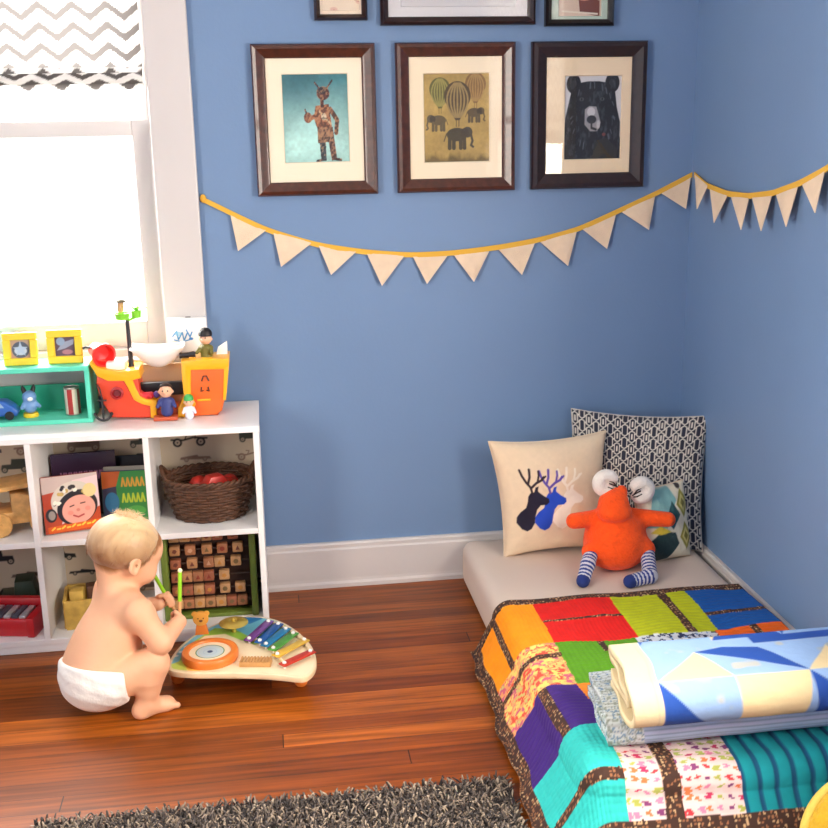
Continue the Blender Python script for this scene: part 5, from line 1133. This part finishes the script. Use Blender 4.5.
# ================================================================== orange stuffed animal with white antlers
ORF = material('orange plush', (255, 84, 10), rough=.95, bump=(140, .45), sheen=.12, var=(70, .10)); WHF = material('white fleece', (238, 230, 220), rough=.95, bump=(160, .4), sheen=.3)
mx, my, mz = -.318, -.340, .1435
mon = thing('stuffed_animal', 'orange stuffed animal with white antlers and striped socks sitting on the mattress', 'stuffed toy', (mx, my, mz)); MM = mon.location
Mr = lambda px, py, y: np.array(at_y(px, py, y))
hl = Mr(574, 521, my-.02); hr = Mr(668, 519.5, my-.02); sl = Mr(601, 514, my+.01); sr = Mr(638, 513, my+.01)
kl = Mr(590, 551, my-.045); kr = Mr(646, 549, my-.045); top = Mr(622, 490, my-.01); mz1 = Mr(616, 514, my-.045)
bc = np.array((mx+.002, my, mz+.090))
def f_mon(P):
    d = ell(P, bc, (.088, .080, .085)); d = smin(d, ell(P, bc+np.array((0, -.01, -.03)), (.084, .080, .058)), .03)
    head = blend(.03, ell(P, mz1+np.array((0, .012, 0)), (.049, .040, .027)), ell(P, mz1+np.array((0, .03, .026)), (.034, .034, .030)), cone(P, mz1+np.array((.004, .033, .022)), top, .031, .013))
    d = smin(d, head, .016)
    d = blend(.018, d, cone(P, sl+np.array((.02, .0, -.01)), hl, .026, .0225), cone(P, sr+np.array((-.02, 0, -.01)), hr, .026, .0215))
    return blend(.02, d, cone(P, bc+np.array((-.055, -.02, -.03)), kl, .034, .024), cone(P, bc+np.array((.055, -.02, -.03)), kr, .034, .026))
implicit('body', f_mon, (mx-.19, my-.14, mz-.004), (mx+.19, my+.12, mz+.30), .0042, ORF, mon, MM)
NAVY, SOCKW = lin((34, 52, 118)), lin((214, 214, 222))
SOCK = material('striped sock knit', rough=.95, attr='Col', bump=(300, .3))
def sock(pts, rs, toe_r):
    pts = [np.array(p) for p in pts]; toe = pts[-1]
    def f(P):
        d = cone(P, pts[0], pts[1], rs[0], rs[1])
        for i in range(1, len(pts)-1): d = smin(d, cone(P, pts[i], pts[i+1], rs[i], rs[i+1]), .008)
        return d
    seg = np.r_[0, np.cumsum([np.linalg.norm(b-a) for a, b in zip(pts[:-1], pts[1:])])]
    def col(V):
        best = np.full(len(V), 1e9); q = np.zeros(len(V))
        for i in range(len(pts)-1):
            a, b = pts[i], pts[i+1]; e = b-a; t = np.clip(((V-a)@e)/(e@e), -.6 if i == 0 else 0, 1); d = np.linalg.norm(V-a-t[:, None]*e, axis=1); m = d < best; best[m] = d[m]; q[m] = (seg[i]+t*np.linalg.norm(e))[m]
        k = (np.abs((q/.0125) % 1-.5) < .24)[:, None]; o = np.where(k, SOCKW, NAVY*1.35); return np.where((q > seg[-1]-.008)[:, None], NAVY, o)
    lo, hi = np.min(pts, 0)-.035, np.max(pts, 0)+.035; lo[2] = max(lo[2], mz-.002)
    return implicit('striped_sock', f, lo, hi, .0026, SOCK, mon, MM, col)
tl = np.array(at_z(583, 581, mz+.018)); tr_ = np.array(at_z(630, 581.5, mz+.018)); hh = np.array(at_z(650, 576, mz+.020))
sock([kl+np.array((.002, -.005, -.006)), (kl+tl)/2+np.array((.004, 0, .004)), tl], [.020, .0195, .0185], 0)
sock([kr+np.array((.002, -.004, -.006)), hh, tr_], [.0205, .0205, .0185], 0)
for nm, cpx, a0, a1 in (('left', (606, 483), .5, 5.2), ('right', (641, 490), -2.2, 2.5)):
    c = Mr(*cpx, my+.005); t = np.linspace(a0, a1, 22); R_ = .0225
    pts = np.stack([c[0]+R_*np.cos(t), np.full(22, c[1]), c[2]+R_*np.sin(t)], -1)
    def f(P, pts=pts, c=c):
        d = ell(P, c, (.020, .012, .020))
        for a, b in zip(pts[:-1:1], pts[1::1]): d = smin(d, cone(P, a, b, .0145, .0145), .008)
        return d
    an = implicit('antler', f, c-.05, c+.05, .0026, WHF, mon, MM)
    m = MB(); sg = 1 if nm == 'left' else -1
    for q in ((.005, -.010), (.009, .0), (.004, .010)): m.tube([c+np.array((sg*q[0]-.004*sg, -.0130, q[1]+.002)), c+np.array((sg*(q[0]+.012), -.0155, q[1]-.004)), c+np.array((sg*(q[0]+.022), -.0160, q[1]*.4-.010))], .0018, 6)
    m.build('stitching', material('dark brown yarn', (44, 30, 26), .9), an, MM, angle=None)
m = MB()
for s in (-1, 1): m.ball(top+np.array((s*.010-.003, -.0165, -.016)), .0048, 10)
m.build('eyes', material('pale peach felt', (250, 176, 140), .8), mon, MM)
# ================================================================== the baby squatting at the music table
A_ = np.array
Fd, Rd, Ud = A_((.866, .5, 0)), A_((.5, -.866, 0)), A_((0, 0, 1.))
PV = A_((-1.732, -.672, .088)); NK = A_((-1.672, -.612, .262)); HD = A_((-1.648, -.585, .383))
def mir(p): d = A_(p)-PV; r = d@Rd; return A_(p)-2*r*Rd
AX = (NK-PV)/np.linalg.norm(NK-PV)
CH = PV+AX*.135+Fd*.004; BK_ = PV+AX*.07-Fd*.006
SHR = A_((-1.615, -.690, .262)); SHL = mir(SHR)
ELR = A_((-1.566, -.708, .190)); ELL = mir(ELR)
WRR = A_((-1.526, -.628, .203)); WRL = A_((-1.588, -.512, .205))
HIR = PV+Rd*.056+Ud*.012+Fd*.02; HIL = mir(HIR)
KNR = A_((-1.588, -.706, .136)); KNL = mir(KNR)
ANR = A_((-1.610, -.710, .034)); ANL = mir(ANR)
pt = .36; hf = Fd*math.cos(pt)-Ud*math.sin(pt); hu = Fd*math.sin(pt)+Ud*math.cos(pt); RH = np.stack([hf, Rd, hu], 1)
def h(f, r, u): return HD+hf*f+Rd*r+hu*u
# drumsticks first: the hands close round them
sR0, sR1 = A_((-1.527, -.606, .196)), A_(at_y(180, 569, -.585))
sL1, sL0 = A_(at_y(153, 573, -.520)), A_(at_y(174, 609, -.500))
def hand(W, S0, S1, side, k):
    """palm at the wrist's end, four unequal fingers wrapped round the stick S0-S1, thumb from the side of the palm"""
    g = (S1-S0)/np.linalg.norm(S1-S0); t = (W-S0)@g; q = S0+g*t; d = q-W; d = d-g*(d@g); dist = np.linalg.norm(d); d /= dist; n = np.cross(d, g)*side
    c = W+d*max(dist-.016, .008)
    pr = [('e', c, (.0155, .0185, .0115), np.stack([d, g, n], 1)), ('c', W, c, .0165, .0145)]
    for i, (L, r) in enumerate(((.0165, .0046), (.0185, .0050), (.0175, .0049), (.0155, .0047))):
        o = c+g*(i-1.5)*.0094+d*.011+n*.002; a = o+d*L*.75+n*.003; b = a+n*-.0+(-d*.002)+n*.012; e = b-d*L*.62+n*.002
        pr += [('c', o, a, r+.0012, r+.0004), ('c', a, b, r+.0004, r), ('c', b, e, r, r-.0006)]
    o = c+g*.0165-d*.004; a = o+g*.005+n*.010+d*.006; b = a+d*.012+n*.003-g*.003
    pr += [('c', o, a, .0064, .0058), ('c', a, b, .0056, .0048)]
    return pr
HANDS = hand(WRR, sR0, sR1, -1, 0)+hand(WRL, sL0, sL1, 1, 0)
def f_torso(P):
    d = ell(P, PV+AX*.01, (.082, .093, .078), np.stack([Fd, Rd, Ud], 1))
    ta = np.stack([np.cross(Rd, AX)*-1, Rd, AX], 1)
    d = smin(d, ell(P, BK_, (.074, .086, .080), ta), .04); d = smin(d, ell(P, CH, (.064, .088, .082), ta), .045)
    d = smin(d, ell(P, PV+AX*.05+Fd*.035, (.06, .07, .06)), .04)
    return smin(d, cone(P, CH+AX*.072-Rd*.056, CH+AX*.066+Rd*.056, .042, .038), .04)
def f_thigh(P, s): return cone(P, HIR, KNR, .056, .039) if s > 0 else cone(P, HIL, KNL, .056, .039)
def f_foot(P, an, dr, side):
    sd = np.cross(Ud, dr); he = an+A_((0, 0, -.016))-dr*.014; ba = A_((he[0], he[1], .0155))+dr*.062
    d = blend(.014, cone(P, an, he, .024, .0215), cone(P, he+A_((0, 0, .002)), ba, .0205, .0165), cone(P, an+dr*.012+A_((0, 0, -.006)), ba+A_((0, 0, .002)), .020, .0125), ell(P, ba, (.021, .021, .0145)))
    for i, (o, r, L) in enumerate(((-.0155, .0082, .023), (-.006, .0062, .021), (.0025, .0058, .0185), (.010, .0054, .0155), (.0165, .0050, .012))):
        b = ba+sd*o*side; d = smin(d, cone(P, b+dr*.006, b+dr*L+A_((0, 0, -.004)), r, r*.95), .005)
    return smax(d, -(P[:, 2]-.0012), .004)
fdR = A_((.90, .44, 0)); fdR /= np.linalg.norm(fdR); rl = fdR@Rd; fdL = fdR-2*rl*Rd
def f_head(P):
    d = ell(P, h(-.006, 0, .016), (.087, .0735, .073), RH)
    d = blend(.03, d, ell(P, h(.030, 0, -.030), (.052, .058, .050), RH), ell(P, h(.042, 0, -.060), (.026, .028, .022), RH), ell(P, h(.058, 0, .016), (.026, .050, .036), RH))
    for s in (-1, 1): d = smin(d, ell(P, h(.052, s*.036, -.040), (.024, .023, .024), RH), .018)
    for s in (-1, 1): d = smax(d, -ell(P, h(.090, s*.027, -.012), (.014, .017, .010), RH), .012)      # eye sockets
    d = smin(d, cone(P, h(.077, 0, -.012), h(.086, 0, -.030), .006, .0085), .010)
    for s in (-1, 1): d = smin(d, ell(P, h(.081, s*.0085, -.032), (.006, .006, .005), RH), .005)
    d = smin(d, ell(P, h(.078, 0, -.0505), (.007, .016, .0045), RH), .005); d = smin(d, ell(P, h(.075, 0, -.0585), (.008, .013, .005), RH), .005)
    d = smax(d, -ell(P, h(.0865, 0, -.0545), (.006, .017, .0012), RH), .003)
    for s in (-1, 1):
        e = ell(P, h(-.002, s*.0735, -.016), (.0155, .0075, .0225), RH); e = smin(e, ell(P, h(.004, s*.072, -.034), (.007, .006, .009), RH), .006)
        e = smax(e, -ell(P, h(.002, s*.0805, -.014), (.0095, .0065, .0145), RH), .005); d = smin(d, e, .008)
    return d
def f_body(P):
    d = f_torso(P); arms = None; legs = None
    d = smin(d, cone(P, NK-AX*.01, h(-.022, 0, -.040), .040, .040), .022)
    for s, hi, kn, an, fd in ((1, HIR, KNR, ANR, fdR), (-1, HIL, KNL, ANL, fdL)):
        lg = smin(f_thigh(P, s), cone(P, kn, an+A_((0, 0, .006)), .036, .0245), .016)
        lg = smin(lg, cone(P, kn*.62+an*.38-fd*.010, kn*.45+an*.55-fd*.008, .033, .027), .02)
        lg = smin(lg, f_foot(P, an, fd, s), .012); legs = lg if legs is None else np.minimum(legs, lg)
    for sh_, el, wr in ((SHR, ELR, WRR), (SHL, ELL, WRL)):
        ar = smin(cone(P, sh_, el, .0345, .028), cone(P, el, wr, .0285, .0185), .012)
        ar = smin(ar, cone(P, sh_*.5+CH*.5+AX*.02, sh_, .04, .036), .02)
        arms = ar if arms is None else np.minimum(arms, ar)
    for p in HANDS: arms = smin(arms, ell(P, p[1], p[2], p[3]) if p[0] == 'e' else cone(P, p[1], p[2], p[3], p[4]), .0035)
    d = smin(smin(d, legs, .006), f_head(P), .02)
    up = smin(d, arms, .016); return np.where(legs < d+.004, smin(d, arms, .003), up)
def hairline(q): return -.046+.42*np.maximum(q[:, 0]+.040, 0)+1.0*np.maximum(q[:, 0]-.028, 0)
HAIR0, HAIR1 = (150, 102, 62), (222, 188, 140)
def c_body(V):
    n = fbm(V[:, 0]*26, V[:, 2]*26+V[:, 1]*20, 3)[:, None]; c = lin((230, 177, 140))*(1-.18*n)+lin((228, 156, 122))*.18*n
    q = (V-HD)@RH
    lip = ((np.abs(q[:, 2]+.0545) < .0085) & (np.abs(q[:, 1]) < .017) & (q[:, 0] > .07))[:, None]; c = np.where(lip, lin((204, 108, 100)), c)
    for s in (-1, 1):
        k = np.exp(-(((q[:, 1]-s*.040)/.018)**2+((q[:, 2]+.036)/.016)**2))*(q[:, 0] > .03); c = c*(1-.22*k[:, None])+lin((222, 130, 112))*.22*k[:, None]
        br = (np.abs(q[:, 2]-(.010-.12*(q[:, 1]-s*.028)*s)) < .0024) & (np.abs(q[:, 1]-s*.028) < .015) & (q[:, 0] > .05); c[br] = lin((176, 124, 84))
    k = np.clip((q[:, 2]-hairline(q)+.006+.02*(fbm(q[:, 1]*140, q[:, 2]*30+q[:, 0]*40, 8)-.5))/.016, 0, 1)*(np.linalg.norm(q/np.array((.1, .09, .1)), axis=1) < 1.02)*(np.abs(q[:, 1]) < .0745)
    return c*(1-k[:, None])+lin(HAIR0)*k[:, None]
pn = thing('person', 'baby with pale hair wearing only a white nappy, squatting at the toy music table', 'person', (PV[0], PV[1], 0)); PO = pn.location
SKN = material('baby skin', rough=.52, spec=.35, attr='Col', sss=.12, bump=(120, .03))
implicit('body', f_body, (-1.86, -.80, -.003), (-1.475, -.44, .485), .0026, SKN, pn, PO, c_body)
# eyes
for s in (-1, 1):
    e = MB().ball(h(.0690, s*.027, -.0125), .0112, 18).build('eye', material('eye white', (240, 236, 230), .15), pn, PO)
    MB().ball(h(.0690, s*.027, -.0125)+hf*.0072-hu*.0018, (.0054,)*3, 14).build('iris', material('blue grey iris', (62, 84, 110), .1), e, PO)
# nappy
WAIST = PV+AX*.040
def f_nappy(P):
    d = f_torso(P)
    for s in (1, -1): d = smin(d, f_thigh(P, s), .014)
    d = d-.0070+.0012*np.sin(P[:, 2]*190+P[:, 0]*60)*.6
    tilt = AX*.96-Fd*.20; tilt = tilt/np.linalg.norm(tilt)
    d = smax(d, (P-WAIST)@tilt-.004, .006)
    for a, b in ((HIR, KNR), (HIL, KNL)):
        u = (b-a)/np.linalg.norm(b-a); w = A_((u[0], u[1], .06)); w /= np.linalg.norm(w); d = smax(d, (P-a)@w-.036, .006)
    return d
NAP = material('white nappy cotton', (240, 236, 228), rough=.9, bump=(40, .35))
implicit('nappy', f_nappy, (-1.86, -.80, -.02), (-1.56, -.52, .19), .003, NAP, pn, PO)
# hair: a close cap with fine wisps
def f_hair(P):
    q = (P-HD)@RH; n = fbm(q[:, 1]*90+q[:, 0]*20, q[:, 2]*26+q[:, 0]*26, 5)
    e = hairline(q)-q[:, 2]; t = np.clip(-e/.03, 0, 1)
    d = ell(P, h(-.0065, 0, .016), (.087, .0737, .0735), RH)-.0032*t+.0004-.0028*n*t
    return smax(d, e*.8, .003)
V, Q = surface_nets(f_hair, HD-.11, HD+.11, .0026)
m = MB(); m.v = [V]; m.f = Q.tolist(); m.m = [0]*len(Q); m.n = len(V); base_n = len(V)
R_ = np.random.RandomState(4)
for i in range(1500):
    z = R_.uniform(-.3, 1); a = R_.uniform(0, 2*PI); r = math.sqrt(max(0, 1-z*z)); loc = A_((math.cos(a)*r*.0885-.007, math.sin(a)*r*.0758, z*.0758+.016))
    ln = hairline(loc[None])[0]
    if loc[2] < ln+.002: continue
    nrm = loc-A_((-.007, 0, .016)); nrm /= np.linalg.norm(nrm); down = A_((-.25, R_.uniform(-.35, .35), -1.)) if z < .86 else A_((R_.uniform(-1, 1), R_.uniform(-1, 1), .2))
    tg = down-nrm*(down@nrm); tg /= np.linalg.norm(tg)+1e-9; L = R_.uniform(.012, .030); lift = R_.uniform(.05, .22)+(.35 if z > .9 and R_.rand() < .5 else 0)
    pts = [HD+RH@(loc+tg*L*s+nrm*(lift*L*s-(.5*L*L/.08)*s*s)) for s in (0, .35, .7, 1.)]
    m.tube(pts, [.0006, .0005, .0004, .0001], 4, caps=False)
tuft = A_((-.018, 0, .09))
for i in range(160):                                                    # the fluffy curl on the crown
    b = tuft+A_((R_.uniform(-.03, .02), R_.uniform(-.025, .025), -.001)); dr = A_((R_.uniform(-.4, .8), R_.uniform(-.7, .7), R_.uniform(.2, .9))); dr /= np.linalg.norm(dr); L = R_.uniform(.006, .017); cu_ = R_.randn(3)*.4
    m.tube([HD+RH@(b+dr*L*s+cu_*L*s*s*.5) for s in (0, .4, .7, 1.)], [.0005, .0004, .0003, .0001], 4, caps=False)
VV = np.concatenate(m.v); qq = (VV-HD)@RH
kk = np.clip((qq[:, 2]+.030)/.12+.4*(fbm(qq[:, 1]*120, qq[:, 2]*20+qq[:, 0]*20, 6)-.5), 0, 1)[:, None]
m.build('hair', material('fine blond hair', rough=.5, attr='Col', sheen=.3), pn, PO, angle=None, col=lin(HAIR0)*(1-kk)+lin(HAIR1)*kk)
# the two sticks
LIME = material('lime green stick paint', (150, 214, 40), rough=.35, coat=.2); STW = material('pale stick wood', (222, 164, 112), rough=.5)
for lab, a, b, tip in (('green tipped stick in the baby\'s right hand, nearer the camera', sR0, sR1, .62), ('green tipped stick in the baby\'s left hand, nearer the face', sL0, sL1, .52)):
    t = thing('drumstick', lab, 'drumstick', a, group='drumsticks'); c = a*(1-(1-tip))+(b-a)*(1-tip) if False else a+(b-a)*(1-tip)
    MB().tube([a, c], .0042, 12).build('stick_handle', STW, t, a); MB().tube([c, c+(b-c)*.9], [.0050, .0050], 12).build('stick_sleeve', LIME, t, a)
    MB().ball(c+(b-c)*.95, .0062, 14).build('stick_tip', material('cream stick tip', (236, 232, 190), .4), t, a)
# ================================================================== shaggy rug
GX0, GX1, GY0, GY1 = -1.800, -.808, -1.80, -1.128
rug = thing('shag_rug', 'dark grey flecked shag rug in front of the bed', 'rug', ((GX0+GX1)/2, (GY0+GY1)/2, 0))
MB().box((GX0, GY0, 0), (GX1, GY1, .008), .003).build('backing', material('grey rug backing', (74, 68, 66), .95), rug, rug.location)
st = .0066; gx, gy = np.meshgrid(np.arange(GX0+.004, GX1, st), np.arange(GY0+.004, GY1, st), indexing='ij'); n = gx.size; R2 = np.random.RandomState(9)
bx_, by_ = gx.ravel()+R2.uniform(-.4, .4, n)*st, gy.ravel()+R2.uniform(-.4, .4, n)*st
V, F, C_ = [], [], []
ang = R2.uniform(0, 2*PI, n); L = R2.uniform(.013, .022, n); lean = R2.uniform(.25, .95, n); tw = R2.uniform(0, 2*PI, n)
d = np.stack([np.cos(ang)*np.sin(lean), np.sin(ang)*np.sin(lean), np.cos(lean)], -1); B = np.stack([bx_, by_, np.full(n, .006)], -1)
P1 = B+d*(L*.55)[:, None]; d2 = d.copy(); d2[:, 2] -= .35; P2 = B+d*(L*.55)[:, None]+d2*(L*.5)[:, None]
s1 = np.stack([np.cos(tw), np.sin(tw), 0*tw], -1); s2 = np.stack([-np.sin(tw), np.cos(tw), 0*tw], -1); w = R2.uniform(.0017, .0027, n)[:, None]
rings = []
for Pc, k in ((B, .8), (P1, 1.15), (P2, 1.0)):
    for a, b in ((1, 0), (-.5, .87), (-.5, -.87)): rings.append(Pc+(s1*a+s2*b)*w*k)
tip = P2+d2*.0022
VV = np.stack(rings+[tip], 1)          # n,10,3
base = (np.arange(n)*10)[:, None]
fs = []
for r in (0, 3):
    for q in range(3): fs.append([r+q, r+(q+1) % 3, r+3+(q+1) % 3, r+3+q])
quad = np.concatenate([base+np.array(f) for f in fs]); tri = np.concatenate([base+np.array(f) for f in ([6, 7, 9], [7, 8, 9], [8, 6, 9])])
pal = np.array([lin(c) for c in ((74, 66, 62), (100, 90, 83), (52, 46, 45), (140, 124, 108), (172, 154, 134), (120, 107, 98))]); ci = R2.choice(6, n, p=[.22, .20, .14, .17, .12, .15])
m = MB(); m.v = [VV.reshape(-1, 3)]; m.f = quad.tolist()+tri.tolist(); m.m = [0]*len(m.f); m.n = n*10
p_ = m.build('pile', material('shag yarn', rough=.95, attr='Col'), rug, rug.location, angle=None, col=np.repeat(pal[ci], 10, 0)); p_['kind'] = 'stuff'
